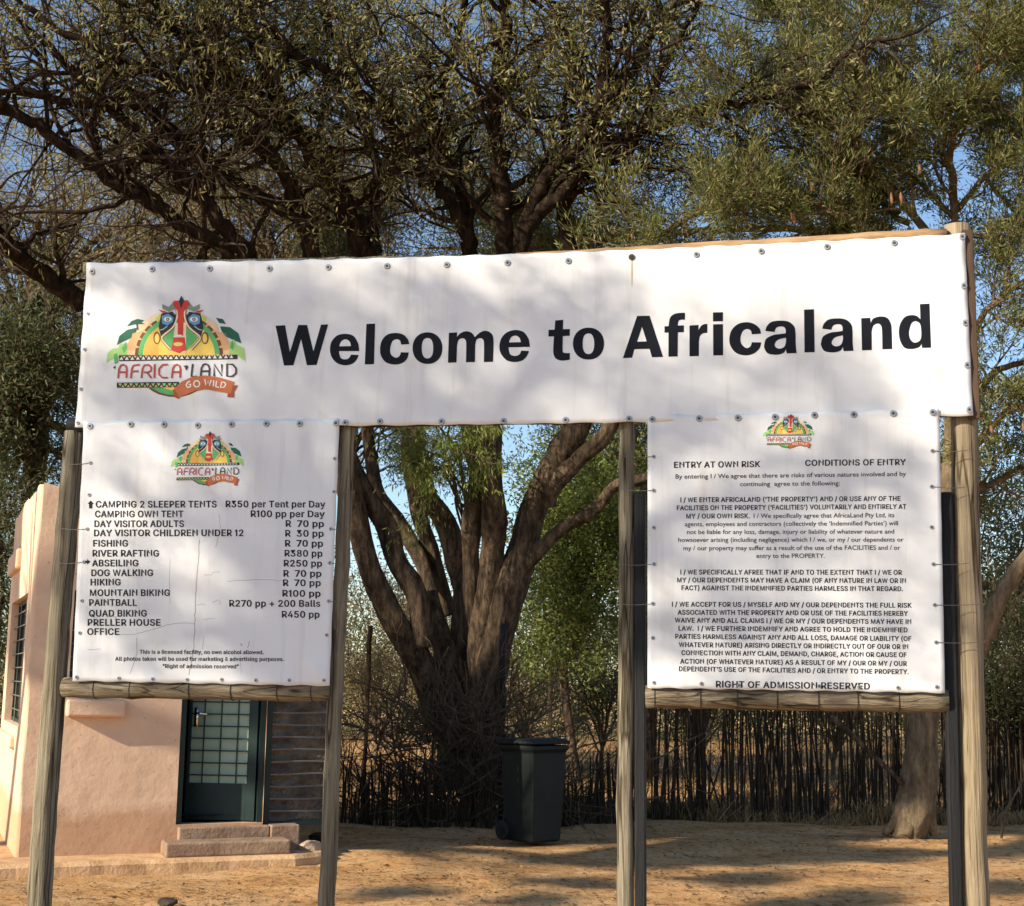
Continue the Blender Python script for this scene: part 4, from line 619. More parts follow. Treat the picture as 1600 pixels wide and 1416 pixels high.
# lettering: heavy grotesque capitals drawn as outlines (thousandths of an em), the light text in Blender's own font
GLYPHS = """&448;197,-7 165,-5 136,1 110,12 88,26 69,42 54,62 43,84 36,108 34,133 36,154 40,173 47,189 58,205 70,220 85,235 101,249 120,264 140,279 216,335 223,340 230,346 237,352 243,359 249,367 255,375 259,384 261,394 262,405 260,420 255,434 245,445 233,454 219,459 201,461 189,460 178,457 168,453 159,447 151,440 145,431 141,421 138,411 137,399 138,386 141,375 145,363 152,352 159,340 169,327 179,314 191,300 204,284 438,0 364,0 171,231 121,293 108,310 96,327 87,344 81,361 77,379 75,398 77,420 82,440 91,458 102,474 117,488 134,499 154,507 176,512 200,513 224,512 246,507 266,499 283,488 297,475 308,459 317,442 322,424 324,404 323,389 320,375 315,362 309,349 301,336 291,325 281,314 269,303 256,293 154,217 135,202 121,188 110,174 103,161 98,146 97,131 98,115 102,101 109,87 118,76 130,66 143,57 158,51 175,48 193,46 213,48 232,52 251,59 269,69 286,81 301,95 315,112 327,131 336,151 343,174 348,198 349,224 408,224 406,194 403,167 397,144 389,124 380,107 371,92 361,80 353,70 345,62 333,47 315,30 294,17 271,7 246,-1 221,-5|(273;89,207 90,244 94,283 101,324 109,364 119,403 132,441 145,477 160,510 177,539 236,539 219,503 204,466 191,428 179,390 169,351 161,313 156,276 152,241 151,207 152,176 155,145 160,115 167,83 177,50 188,16 202,-19 218,-57 236,-96 177,-96 150,-46 128,4 111,55 99,106 92,156|)273;37,-96 56,-56 72,-18 86,18 97,52 106,85 113,116 118,147 121,177 122,207 121,241 117,276 112,313 104,351 94,390 82,428 69,466 54,503 37,539 97,539 113,510 128,477 142,441 154,403 164,364 173,323 179,283 183,244 184,207 182,156 174,104 161,53 144,3 123,-47 97,-96|+453;198,34 198,364 255,364 255,34;61,172 61,226 391,226 391,172|,188;38,-119 68,71 137,71 84,-119|.188;95,-4 83,-3 73,1 63,9 55,18 51,29 50,41 51,53 55,64 63,73 73,81 83,85 95,87 107,85 118,81 128,73 135,64 140,53 141,41 140,29 135,18 128,9 118,1 107,-3|/249;235,533 71,-76 14,-76 178,533|0453;227,-7 191,-3 158,7 130,24 105,48 85,77 69,113 57,155 50,202 48,254 50,306 57,353 69,395 85,431 106,461 130,484 159,502 191,512 227,516 262,512 295,502 323,484 348,461 368,431 384,395 396,353 403,306 405,254 403,202 396,155 384,113 368,77 348,48 323,24 295,7 263,-3;227,50 250,52 271,60 290,74 306,92 320,116 330,144 338,176 342,213 344,254 342,295 338,332 330,365 320,393 306,416 290,435 271,449 250,457 227,460 203,457 182,449 163,435 147,416 134,393 123,365 115,332 111,295 109,254 111,213 115,176 123,144 134,116 147,92 163,74 182,60 203,52|1270;128,0 128,428 45,385 45,445 140,509 195,509 195,0|2453;64,0 64,47 234,229 252,248 268,266 282,282 294,298 303,312 311,327 316,341 319,356 320,371 319,389 315,405 308,419 298,431 287,441 273,449 258,455 241,458 224,460 205,458 188,454 172,447 159,438 148,427 139,413 132,398 128,381 127,362 66,362 68,391 75,418 86,442 102,464 121,482 143,496 168,507 196,513 225,516 254,513 281,507 306,497 328,482 346,465 361,445 372,423 379,398 381,372 380,354 377,336 371,318 363,299 351,280 336,259 317,235 294,209 267,180 153,60 153,57 389,57 389,0|3453;218,-7 188,-5 159,1 133,10 108,22 88,38 70,57 57,79 48,104 44,132 109,132 112,115 118,100 126,87 137,76 150,66 165,59 182,54 200,51 219,50 239,51 258,55 275,61 291,69 304,80 315,93 323,108 328,125 329,145 328,163 323,180 316,196 306,211 292,223 275,234 254,241 229,246 201,248 157,248 157,299 288,448 288,452 70,452 70,509 372,509 372,461 211,278 211,289 247,290 279,286 308,276 333,262 354,244 371,222 383,198 391,173 393,145 390,116 383,90 370,66 354,45 333,27 309,12 281,2 251,-5|4453;40,105 40,158 247,509 311,509 109,166 109,163 413,163 413,105;282,0 282,318 343,318 343,0|5453;221,-7 192,-5 165,1 140,11 118,25 99,41 83,60 71,82 63,105 60,130 122,130 125,115 130,102 138,89 148,78 160,68 173,60 188,54 204,51 221,50 241,51 259,56 276,64 291,75 304,89 314,104 322,122 326,141 328,162 326,183 321,203 314,221 303,237 290,251 275,262 257,270 238,275 218,277 201,276 184,273 167,268 152,262 139,255 128,246 67,253 96,509 366,509 366,452 151,452 134,301 136,301 148,311 162,318 178,325 194,330 212,333 229,334 252,332 274,328 294,321 313,311 330,299 345,285 358,269 370,251 379,231 386,210 390,187 391,163 388,132 381,102 369,76 352,52 332,32 309,15 282,3 253,-4|7390;95,0 300,448 30,448 30,509 372,509 372,452 165,0|8453;226,-7 193,-5 163,1 136,11 111,25 91,42 74,62 62,84 54,109 52,135 53,156 58,176 65,195 75,212 87,228 101,241 117,252 134,260 153,265 153,267 129,276 109,289 93,308 80,330 73,354 70,380 73,405 79,429 90,450 106,469 124,485 146,498 170,508 197,514 226,516 255,514 282,508 306,498 328,485 346,469 361,450 373,429 379,405 382,380 379,354 372,330 359,308 343,289 323,276 300,267 300,265 319,260 335,252 351,241 365,228 377,212 387,195 395,176 399,156 401,135 398,109 391,84 378,62 362,42 341,25 317,11 289,1 259,-5;226,49 248,50 267,54 285,60 300,69 313,79 323,91 331,106 335,121 337,139 335,157 330,173 322,189 312,202 298,213 283,223 265,230 247,234 226,235 206,234 187,230 169,223 154,213 140,202 130,189 122,173 117,157 115,139 117,121 121,106 129,91 139,79 152,69 167,60 185,54 205,50;226,290 244,291 260,294 274,300 287,308 298,318 307,330 314,344 318,359 319,376 318,392 314,407 308,420 299,432 288,442 275,449 260,455 244,459 226,460 208,459 192,455 177,449 164,442 153,432 145,420 138,407 134,392 133,376 134,359 138,344 145,330 154,318 165,308 178,300 193,294 209,291|:188;95,-4 83,-3 73,1 63,9 55,18 51,29 50,41 51,53 55,64 63,73 73,81 83,85 95,87 107,85 118,81 128,73 135,64 140,53 141,41 140,29 135,18 128,9 118,1 107,-3;95,271 83,272 73,277 63,284 55,294 51,304 50,316 51,328 55,339 63,349 73,356 83,360 95,362 107,360 118,356 128,349 135,339 140,328 141,316 140,304 135,294 128,284 118,277 107,272|A480;16,0 201,509 276,509 463,0 395,0 287,302 280,323 272,346 264,372 255,402 244,438 232,478 245,478 233,437 222,402 213,371 204,345 197,322 191,302 85,0;110,142 110,199 370,199 370,142|B456;60,0 60,509 241,509 274,507 304,501 329,491 350,477 367,461 381,442 390,421 396,398 398,374 397,353 393,336 387,320 378,307 368,295 356,286 343,278 329,272 315,267 315,262 331,260 347,254 363,245 378,234 391,220 402,203 411,184 416,161 418,136 416,111 410,88 400,67 386,48 368,31 344,18 317,8 284,2 247,0;125,57 245,57 281,60 309,67 330,80 344,96 353,115 355,137 354,153 350,169 342,184 333,197 320,209 306,218 289,225 269,229 248,231 125,231;125,285 238,285 256,287 273,290 288,296 302,304 314,314 323,326 330,340 335,355 336,372 333,393 326,412 313,429 294,442 270,449 240,452 125,452|C510;267,-7 225,-3 186,7 150,25 119,49 92,79 70,115 53,157 44,203 40,254 44,305 53,352 70,393 92,429 119,459 150,484 186,501 225,512 267,516 293,514 317,511 340,504 362,496 383,485 402,471 419,456 435,438 448,418 459,397 467,373 473,348 408,348 404,365 397,380 389,395 380,407 369,418 357,428 344,437 330,444 315,449 300,453 284,455 267,456 237,453 209,445 184,432 161,414 141,391 125,364 113,332 106,295 103,254 106,213 113,177 125,145 141,117 161,94 184,76 210,63 237,56 267,53 284,54 300,56 315,60 330,65 344,72 357,81 369,90 380,102 389,114 397,128 404,144 408,160 473,160 467,135 459,112 448,91 435,71 420,53 402,38 383,24 363,13 341,5 317,-2 293,-6|D502;219,0 96,0 96,57 215,57 254,60 288,68 318,81 343,99 363,122 379,149 390,181 397,216 399,255 397,294 390,329 379,361 364,388 344,410 320,428 291,441 258,449 221,452 93,452 93,509 225,509 273,505 315,495 353,478 385,455 412,426 433,391 449,351 458,306 462,255 458,205 449,159 433,119 411,83 384,54 351,31 312,14 268,3;125,509 125,0 60,0 60,509|E419;60,0 60,509 372,509 372,452 125,452 125,286 355,286 355,229 125,229 125,57 375,57 375,0|F410;60,0 60,509 369,509 369,452 125,452 125,278 346,278 346,221 125,221 125,0|G520;269,-7 225,-3 185,7 149,25 118,49 91,79 69,116 53,157 43,203 40,254 43,305 53,352 69,393 91,429 117,459 149,484 184,501 223,512 265,516 291,514 316,510 340,504 363,494 384,483 403,469 421,453 436,436 449,416 460,395 468,373 474,349 408,349 402,365 395,379 387,393 378,406 368,417 356,427 344,436 330,443 315,448 300,453 283,455 265,456 236,453 209,445 183,432 160,414 141,392 125,364 113,332 106,295 103,254 106,213 113,177 125,145 141,117 161,95 184,76 210,63 238,56 269,53 296,55 322,61 345,71 365,85 382,102 396,123 407,147 413,173 415,202 434,199 283,199 283,256 478,256 478,200 475,160 466,124 451,91 431,62 406,38 377,19 344,5 308,-4|H517;60,0 60,509 125,509 125,289 392,289 392,509 457,509 457,0 392,0 392,232 125,232 125,0|I180;58,0 58,509 122,509 122,0|K467;104,145 104,216 116,231 128,246 139,261 151,275 162,289 174,303 187,317 199,331 212,344 364,509 448,509 231,276 228,276;60,0 60,509 125,509 125,334 124,225 125,193 125,0;372,0 188,259 228,309 449,0|L393;60,0 60,509 125,509 125,57 361,57 361,0|M628;60,0 60,509 152,509 277,187 280,179 284,170 287,159 303,110 307,97 311,84 322,49 307,49 342,158 346,169 349,179 352,187 476,509 568,509 568,0 504,0 504,291 507,457 513,457 508,441 503,425 498,409 492,393 487,378 482,363 477,348 472,335 467,322 456,291 342,0 286,0 170,291 167,300 163,310 140,376 134,392 124,424 118,441 112,457 119,457 122,291 122,0|N523;60,0 60,509 136,509 343,183 349,174 355,163 363,151 371,137 379,122 388,107 396,90 405,73 414,55 405,54 403,72 402,90 401,108 400,126 399,142 399,157 399,195 399,509 463,509 463,0 387,0 202,290 194,303 186,317 177,331 168,346 159,363 148,381 108,452 119,454 122,384 123,363 124,345 124,328 125,313 125,301 125,291 125,0|O533;267,-7 225,-3 186,7 150,25 119,49 92,79 70,115 53,157 44,203 40,254 44,305 53,352 70,393 92,429 119,459 150,484 186,501 225,512 267,516 309,512 348,501 384,484 415,459 442,429 464,393 480,352 490,305 493,254 490,203 480,157 464,115 442,79 415,49 384,25 348,7 309,-3;267,53 296,55 324,63 349,76 372,94 392,116 408,144 420,176 428,213 430,254 428,295 420,332 408,365 392,392 372,415 349,433 324,446 296,453 267,456 237,453 210,445 184,433 161,415 142,392 125,364 113,332 106,295 103,254 106,213 113,176 125,144 142,117 161,94 184,76 210,63 237,55|P445;60,0 60,509 235,509 272,506 305,499 332,487 356,471 375,452 390,430 400,404 407,377 409,348 407,318 400,291 390,265 375,243 356,223 332,207 305,195 272,188 235,186 109,186 109,242 233,242 257,244 279,248 297,256 312,266 324,279 333,294 339,310 343,328 344,348 343,367 339,385 333,402 324,416 312,428 297,439 279,446 257,451 232,452 125,452 125,0|Q533;245,159 313,159 369,85 384,65 468,-48 401,-48 346,27 331,46;267,-7 225,-3 186,7 150,25 119,49 92,79 70,115 53,157 44,203 40,254 44,305 53,352 70,393 92,429 119,459 150,484 186,501 225,512 267,516 309,512 348,501 384,484 415,459 442,429 464,393 480,352 490,305 493,254 490,203 480,157 464,115 442,79 415,49 384,25 348,7 309,-3;267,53 296,55 324,63 349,76 372,94 392,116 408,144 420,176 428,213 430,254 428,295 420,332 408,365 392,392 372,415 349,433 324,446 296,453 267,456 237,453 210,445 184,433 161,415 142,392 125,364 113,332 106,295 103,254 106,213 113,176 125,144 142,117 161,94 184,76 210,63 237,55|R449;60,0 60,509 236,509 273,506 305,500 333,489 356,473 376,455 390,433 401,408 407,381 409,352 407,323 401,296 390,271 376,250 356,232 333,217 305,206 273,200 236,198 96,198 96,255 234,255 258,256 280,260 298,267 313,276 325,287 334,300 340,316 344,333 345,352 344,371 340,389 334,405 325,419 313,430 298,440 279,446 258,451 233,452 125,452 125,0;353,0 230,229 303,229 428,0|S447;224,-9 188,-7 156,-1 128,9 102,23 81,40 64,60 51,83 42,109 38,137 104,137 108,118 114,102 123,88 136,76 150,66 166,59 185,53 204,50 224,49 246,50 267,54 286,60 303,69 317,79 329,92 338,106 344,122 346,139 344,154 340,168 332,179 322,189 310,197 296,205 280,211 263,217 245,222 184,239 145,253 112,269 86,289 67,313 56,341 52,372 54,400 62,425 75,448 92,468 113,484 138,498 165,508 195,514 227,516 259,514 289,508 316,498 340,484 360,468 377,449 390,427 398,403 401,378 337,378 332,402 320,421 302,437 280,449 254,456 225,459 204,457 185,454 167,448 152,440 139,430 129,418 121,405 117,391 115,376 117,359 122,345 131,334 142,324 155,315 169,308 184,302 198,297 212,293 264,279 279,275 295,270 312,264 328,256 344,248 359,238 372,226 384,213 395,198 402,180 407,161 408,139 406,112 399,87 386,64 370,43 349,25 323,11 294,0 261,-7|T449;32,452 32,509 417,509 417,452 257,452 257,0 193,0 193,452|U517;259,-8 220,-6 186,2 154,15 126,33 103,55 85,80 71,108 63,140 60,173 60,509 124,509 124,178 126,155 132,133 141,113 153,95 169,80 187,68 208,59 232,53 259,52 285,53 309,59 331,68 349,80 364,95 377,113 385,133 391,155 393,178 393,509 457,509 457,173 454,140 446,108 433,80 414,55 391,33 363,15 332,2 297,-6|V480;204,0 16,509 84,509 192,206 199,187 207,164 215,137 225,106 236,71 248,31 235,31 247,71 257,107 267,138 276,165 283,187 290,206 395,509 463,509 278,0|W686;155,0 16,509 82,509 163,196 167,179 172,162 175,145 179,128 183,111 187,94 190,76 194,58 197,40 189,40 193,58 196,76 200,94 203,111 207,128 211,145 215,162 220,179 224,196 306,509 380,509 462,196 466,179 470,162 474,145 478,128 482,111 486,94 490,76 494,58 497,40 488,40 492,58 495,76 499,94 503,111 506,128 510,145 523,196 603,509 670,509 530,0 455,0 368,323 362,345 357,368 351,391 346,417 341,445 336,475 350,475 345,446 340,420 335,395 330,371 324,347 318,323 230,0|X474;18,0 217,284 217,236 29,509 104,509 178,400 188,386 196,373 204,361 211,350 217,340 223,329 230,318 236,305 243,292 232,292 239,305 246,317 252,329 258,339 265,350 272,361 280,373 288,386 298,400 374,509 446,509 259,239 259,287 456,0 382,0 292,129 283,142 275,154 268,165 262,175 256,185 250,195 244,206 237,218 230,231 244,231 238,219 231,207 225,196 219,186 213,176 206,166 199,155 191,143 182,129 91,0|Y472;203,0 203,208 16,509 91,509 192,344 203,327 213,309 222,292 231,274 240,254 250,230 224,230 233,254 242,275 251,293 260,310 270,327 280,344 381,509 455,509 268,208 268,0|a389;160,-9 137,-7 115,-3 94,5 76,15 60,29 48,45 38,63 32,84 30,108 32,128 36,146 43,161 53,174 64,184 78,193 92,200 108,206 125,211 143,214 161,217 178,220 200,223 218,225 234,227 247,229 257,231 265,235 271,240 274,246 276,255 276,257 275,272 272,285 267,297 260,307 251,315 240,322 227,327 212,330 196,331 178,330 163,327 149,322 137,316 127,309 118,301 110,292 104,283 100,274 41,291 51,313 64,331 79,346 95,358 114,368 133,375 153,380 173,383 194,384 208,384 223,382 239,379 255,375 271,369 286,360 300,350 312,336 322,320 330,301 335,278 337,251 337,0 277,0 277,52 272,52 267,43 260,34 252,25 242,16 229,8 215,1 199,-4 181,-7;170,45 192,47 211,51 228,59 242,68 254,80 263,93 270,108 274,122 276,138 276,190 272,187 267,184 259,182 251,180 241,178 231,176 221,174 210,173 175,168 161,166 147,163 134,159 122,153 112,147 103,139 97,130 93,118 92,105 93,93 96,82 102,72 109,64 119,57 130,52 142,48 156,46|b424;229,-8 208,-7 189,-3 172,4 159,12 147,21 138,31 130,41 123,50 118,59 112,59 112,0 53,0 53,509 114,509 114,319 118,319 123,327 130,336 137,346 147,355 158,364 171,373 188,379 207,383 229,384 259,382 287,374 313,361 335,342 354,320 370,293 381,261 388,227 390,189 388,151 381,116 370,84 355,57 336,34 313,16 288,3 260,-6;220,47 242,49 262,55 279,66 294,80 306,97 316,117 323,139 327,163 328,189 327,215 323,239 316,261 307,281 295,298 280,311 262,322 243,328 220,330 198,328 178,322 161,312 147,299 134,282 125,263 118,241 114,216 113,189 114,162 118,138 125,115 135,95 147,78 162,65 179,55 198,49|c396;207,-8 174,-5 144,3 117,16 93,35 72,58 56,85 44,116 37,150 34,187 37,225 44,260 56,291 72,318 93,341 117,360 144,374 174,382 207,384 226,384 243,381 260,377 276,371 291,364 305,356 318,346 330,335 340,322 349,308 356,293 362,277 303,262 300,272 295,281 290,289 284,297 278,304 270,311 261,316 252,321 242,325 231,328 220,329 207,330 184,328 163,321 145,310 130,296 118,278 108,258 102,236 98,212 96,187 98,163 102,139 108,117 118,97 130,80 145,66 163,55 184,49 207,46 220,47 232,49 243,52 253,55 262,60 271,66 279,73 285,80 292,89 297,98 301,107 304,117 363,102 357,86 350,70 341,56 331,43 319,32 306,21 292,12 277,5 261,-1 244,-5 226,-7|d424;195,-8 165,-6 137,3 111,16 89,34 70,57 55,84 43,116 36,151 34,189 36,227 43,261 55,293 70,320 89,342 112,361 137,374 165,382 196,384 218,383 237,379 253,373 267,364 278,355 287,346 295,336 301,327 306,319 311,319 311,509 372,509 372,0 313,0 313,59 307,59 301,50 295,41 287,31 277,21 266,12 252,4 236,-3 217,-7;205,47 226,49 246,55 263,65 278,78 290,95 299,115 306,138 310,162 312,189 310,216 306,241 300,263 290,282 278,299 263,312 246,322 227,328 205,330 182,328 162,322 145,311 130,298 118,281 108,261 102,239 98,215 96,189 98,163 102,139 109,117 118,97 130,80 145,66 162,55 182,49|e404;212,-8 177,-5 145,3 117,16 92,35 72,58 56,85 44,116 37,150 34,187 36,224 44,258 55,290 71,317 91,340 115,359 142,373 172,382 205,384 226,383 246,380 266,374 285,366 303,355 319,341 334,324 347,305 357,282 365,256 370,227 371,194 371,169 75,169 75,221 338,221 310,202 308,226 304,248 298,269 288,286 277,301 263,314 246,323 227,328 205,330 183,328 164,323 146,313 131,301 119,286 109,270 102,251 97,231 96,211 96,178 98,151 102,127 110,106 121,88 135,73 151,61 169,53 190,48 212,46 227,47 241,49 254,53 265,58 276,65 285,73 294,82 300,93 306,105 365,91 358,72 348,55 335,39 320,26 302,14 283,4 261,-3 237,-7|f254;228,379 228,327 6,327 6,379;81,0 81,432 82,452 87,470 96,486 107,499 120,510 135,519 152,525 169,529 187,530 201,530 212,529 222,527 231,525 238,523 243,521 227,468 215,472 209,473 202,474 195,474 178,472 164,468 154,460 147,449 143,435 142,419 142,0|g425;207,-151 180,-149 156,-146 134,-140 114,-132 97,-122 82,-110 70,-97 59,-84 51,-69 101,-41 107,-49 114,-57 122,-66 131,-74 142,-82 154,-88 169,-93 187,-96 207,-97 236,-95 261,-87 282,-75 298,-58 308,-34 311,-6 311,68 306,68 301,60 294,51 287,41 277,32 266,23 252,16 236,10 217,6 195,5 165,7 138,14 113,27 90,43 71,65 55,90 43,120 36,154 34,191 36,229 43,263 55,293 71,320 90,342 112,361 138,374 166,382 196,384 218,383 237,379 253,373 267,365 279,356 288,346 296,336 302,327 308,319 313,319 313,379 372,379 372,-9 370,-40 363,-67 350,-90 334,-109 314,-124 291,-136 265,-144 237,-149;205,59 227,61 246,66 264,75 278,87 290,103 300,121 307,142 311,166 312,193 311,219 307,242 300,264 291,283 279,299 264,312 247,322 227,328 205,330 182,328 163,322 145,312 130,298 118,282 109,262 102,241 98,218 96,193 98,167 102,144 109,123 118,104 131,88 145,76 163,66 183,61|h410;114,227 114,0 53,0 53,509 114,509 114,287 102,287 116,319 132,344 152,362 175,374 200,382 227,384 252,383 275,377 295,369 313,356 328,340 341,321 350,298 355,271 357,240 357,0 296,0 296,235 293,263 286,286 273,304 256,318 235,326 210,329 192,328 176,324 161,317 147,308 136,297 126,283 119,266 115,248|i167;53,0 53,379 114,379 114,0;84,443 73,444 63,448 54,455 47,463 43,472 41,483 43,494 47,504 54,512 63,518 73,522 84,524 95,522 105,518 114,512 121,504 125,494 126,483 125,472 121,463 114,455 105,448 95,444|j167;53,379 114,379 114,-30 112,-52 108,-72 102,-90 92,-106 80,-119 65,-129 47,-137 27,-141 4,-143 -10,-143 -10,-87 2,-87 18,-85 31,-80 40,-72 47,-61 51,-46 53,-29;83,443 72,444 62,448 53,455 47,463 42,472 41,483 42,494 47,504 53,512 62,518 72,522 83,524 95,522 105,518 114,512 120,504 125,494 126,483 125,472 120,463 114,455 105,448 95,444|k381;110,137 110,212 121,212 284,379 360,379 184,199 177,199;53,0 53,509 114,509 114,0;294,0 148,186 191,229 372,0|l189;139,-2 112,0 91,8 74,20 62,37 55,59 53,84 53,509 114,509 114,99 114,83 117,71 120,62 126,57 135,53 146,52 170,54 181,3 175,1 169,0 162,-1 154,-2 147,-2|m610;53,0 53,379 112,379 112,295 108,295 114,314 122,331 132,346 144,358 158,368 172,376 187,382 203,385 219,386 245,383 268,375 287,361 303,342 314,320 321,295 312,295 318,312 326,329 337,343 350,356 364,366 381,375 398,381 417,385 437,386 458,385 478,380 497,372 514,361 529,346 541,328 550,307 555,283 557,255 557,0 496,0 496,254 493,279 485,298 473,313 456,323 438,329 419,330 402,329 387,326 374,320 363,312 353,302 345,290 340,277 336,263 335,247 335,0 274,0 274,260 272,280 265,297 253,311 238,322 220,328 199,330 185,329 171,326 158,320 145,312 135,302 126,289 119,274 115,257 114,238 114,0|n410;114,227 114,0 53,0 53,379 112,379 112,287 102,287 116,319 132,344 152,362 175,374 200,382 227,384 252,383 275,377 295,369 313,356 328,340 341,321 350,298 355,271 357,240 357,0 296,0 296,235 293,263 286,286 273,304 256,318 235,326 210,329 192,328 176,324 161,317 147,308 136,297 126,283 119,266 115,248|o415;207,-8 174,-5 144,3 117,16 93,35 72,58 56,85 44,116 37,150 34,187 37,225 44,260 56,291 72,318 93,341 117,360 144,374 174,382 207,384 241,382 271,374 299,360 323,341 343,318 359,291 371,260 379,225 381,187 379,150 371,116 359,85 343,58 323,35 299,16 271,3 241,-5;207,46 231,49 252,55 270,66 285,80 298,97 307,117 314,139 318,163 319,187 318,212 314,236 307,258 298,278 285,296 270,310 252,321 231,328 207,330 184,328 163,321 145,310 130,296 118,278 108,258 102,236 98,212 96,187 98,163 102,139 108,117 118,97 130,80 145,66 163,55 184,49|p424;53,-143 53,379 112,379 112,319 118,319 123,327 130,336 137,346 147,355 158,364 171,373 188,379 207,383 229,384 259,382 287,374 313,361 335,342 354,320 370,293 381,261 388,227 390,189 388,151 381,116 370,84 355,57 336,34 313,16 288,3 260,-6 229,-8 208,-7 189,-3 173,4 159,12 147,21 138,31 130,41 124,50 118,59 114,59 114,-143;220,47 242,49 262,55 279,66 294,80 306,97 316,117 323,139 327,163 328,189 327,215 323,239 316,261 307,281 295,298 280,311 262,322 243,328 220,330 198,328 178,322 161,312 147,299 134,282 125,263 118,241 114,216 113,189 114,162 118,138 125,115 135,95 147,78 162,65 179,55 198,49|r259;53,0 53,379 112,379 112,321 115,321 124,339 137,354 152,367 171,377 191,383 213,385 243,384 243,322 230,324 223,325 215,326 207,326 190,324 174,321 159,315 146,306 135,296 126,284 119,269 115,254 114,237 114,0|s365;182,-8 157,-7 133,-3 112,3 93,12 76,24 62,38 50,54 41,73 36,94 94,107 101,87 111,72 124,60 141,52 160,47 181,45 206,47 227,53 244,62 258,74 265,88 268,103 266,115 262,126 254,136 243,144 229,150 212,155 149,170 118,180 92,192 72,208 58,227 50,249 47,274 49,295 55,314 65,332 79,347 95,360 115,370 137,378 161,383 187,384 212,383 234,379 254,372 271,363 286,352 299,339 309,324 318,308 324,290 268,277 262,291 254,304 243,316 228,325 210,331 187,333 166,331 147,326 131,317 119,305 111,292 109,277 110,264 115,253 124,243 136,235 152,229 172,223 229,209 261,200 287,187 306,171 320,153 328,131 331,107 329,85 323,65 312,47 298,31 281,18 260,6 236,-2 210,-7|t227;204,379 204,327 6,327 6,379;65,471 126,471 126,98 127,83 130,70 136,61 144,55 156,51 170,50 175,50 180,50 202,54 213,2 207,0 200,-2 192,-3 184,-3 176,-4 168,-4 138,-1 113,7 92,21 77,41 68,64 65,93|u410;182,-5 158,-3 135,2 115,11 97,23 82,39 69,59 60,82 54,109 53,139 53,379 114,379 114,144 116,117 124,94 137,75 154,61 175,53 200,50 218,51 234,55 249,62 263,71 274,83 283,97 290,113 295,132 296,153 296,379 357,379 357,0 298,0 298,92 307,92 294,60 277,35 257,17 234,5 209,-3|v389;163,0 17,379 84,379 165,155 173,132 180,110 187,87 193,64 199,42 206,21 184,21 191,42 197,64 203,87 209,110 216,132 224,155 305,379 371,379 226,0|w567;138,0 23,379 87,379 133,214 140,190 147,164 154,137 161,107 168,75 175,41 165,41 172,74 179,105 186,135 192,163 199,189 206,214 252,379 316,379 362,214 368,189 375,163 382,136 388,106 395,75 402,41 391,41 399,75 406,106 413,135 420,163 427,189 434,214 480,379 545,379 429,0 368,0 319,172 305,225 300,243 295,262 291,280 277,338 291,338 277,280 272,262 267,243 263,225 258,207 253,189 248,172 199,0|y389;47,-139 61,-86 83,-89 94,-90 104,-89 113,-86 122,-81 130,-74 138,-64 145,-51 151,-36 163,-1 17,379 84,379 165,155 173,132 180,109 187,87 193,64 199,42 206,21 184,21 190,42 196,64 202,87 209,110 216,132 224,155 305,379 371,379 204,-58 196,-77 187,-93 177,-107 165,-119 153,-128 139,-136 125,-141 109,-144 91,-145 82,-145 73,-144 65,-143 57,-142 52,-140|‘177;52,318 104,509 151,509 121,318|’177;52,318 82,509 151,509 98,318|“300;52,318 104,509 151,509 121,318;175,318 228,509 274,509 244,318|”300;52,318 82,509 151,509 98,318;175,318 205,509 274,509 222,318"""
GLY = {}
for g_ in GLYPHS.split('|'):
    head, *ls_ = g_.split(';'); GLY[head[0]] = (float(head[1:]), [[tuple(map(float, q.split(','))) for q in l.split()] for l in ls_])
def area2(P_): return .5 * np.sum(P_[:, 0] * np.roll(P_[:, 1], -1) - np.roll(P_[:, 0], -1) * P_[:, 1])
def inside(p, Q):
    c_ = False
    for (x0, y0), (x1, y1) in zip(Q, Q[1:] + Q[:1]):
        if (y0 > p[1]) != (y1 > p[1]) and p[0] < x0 + (p[1] - y0) / (y1 - y0) * (x1 - x0): c_ = not c_
    return c_
def embolden(loops, off):
    """groups of [outer, holes ...]; the font runs outer loops one way round and holes the other"""
    sg = -1 if area2(np.array(max(loops, key=lambda l: abs(area2(np.array(l)))))) < 0 else 1; outs, holes = [], []
    for l in loops:
        P_ = np.array(l); (outs if area2(P_) * sg > 0 else holes).append(l)
    def grow_(l):
        P_ = np.array(l) if sg > 0 else np.array(l)
        a = P_ - np.roll(P_, 1, 0); c_ = np.roll(P_, -1, 0) - P_; a /= np.linalg.norm(a, axis=1)[:, None]; c_ /= np.linalg.norm(c_, axis=1)[:, None]
        n1 = np.stack([a[:, 1], -a[:, 0]], 1) * sg; n2 = np.stack([c_[:, 1], -c_[:, 0]], 1) * sg; m_ = n1 + n2; m_ /= np.maximum(np.sum(m_ * n1, 1), .5)[:, None]
        return (P_ + m_ * off * np.array([1, .55])).tolist()
    return [[grow_(o_)] + [grow_(h_) for h_ in holes if inside(h_[0], o_)] for o_ in outs]
TXT = {}; BOLD = 26.0
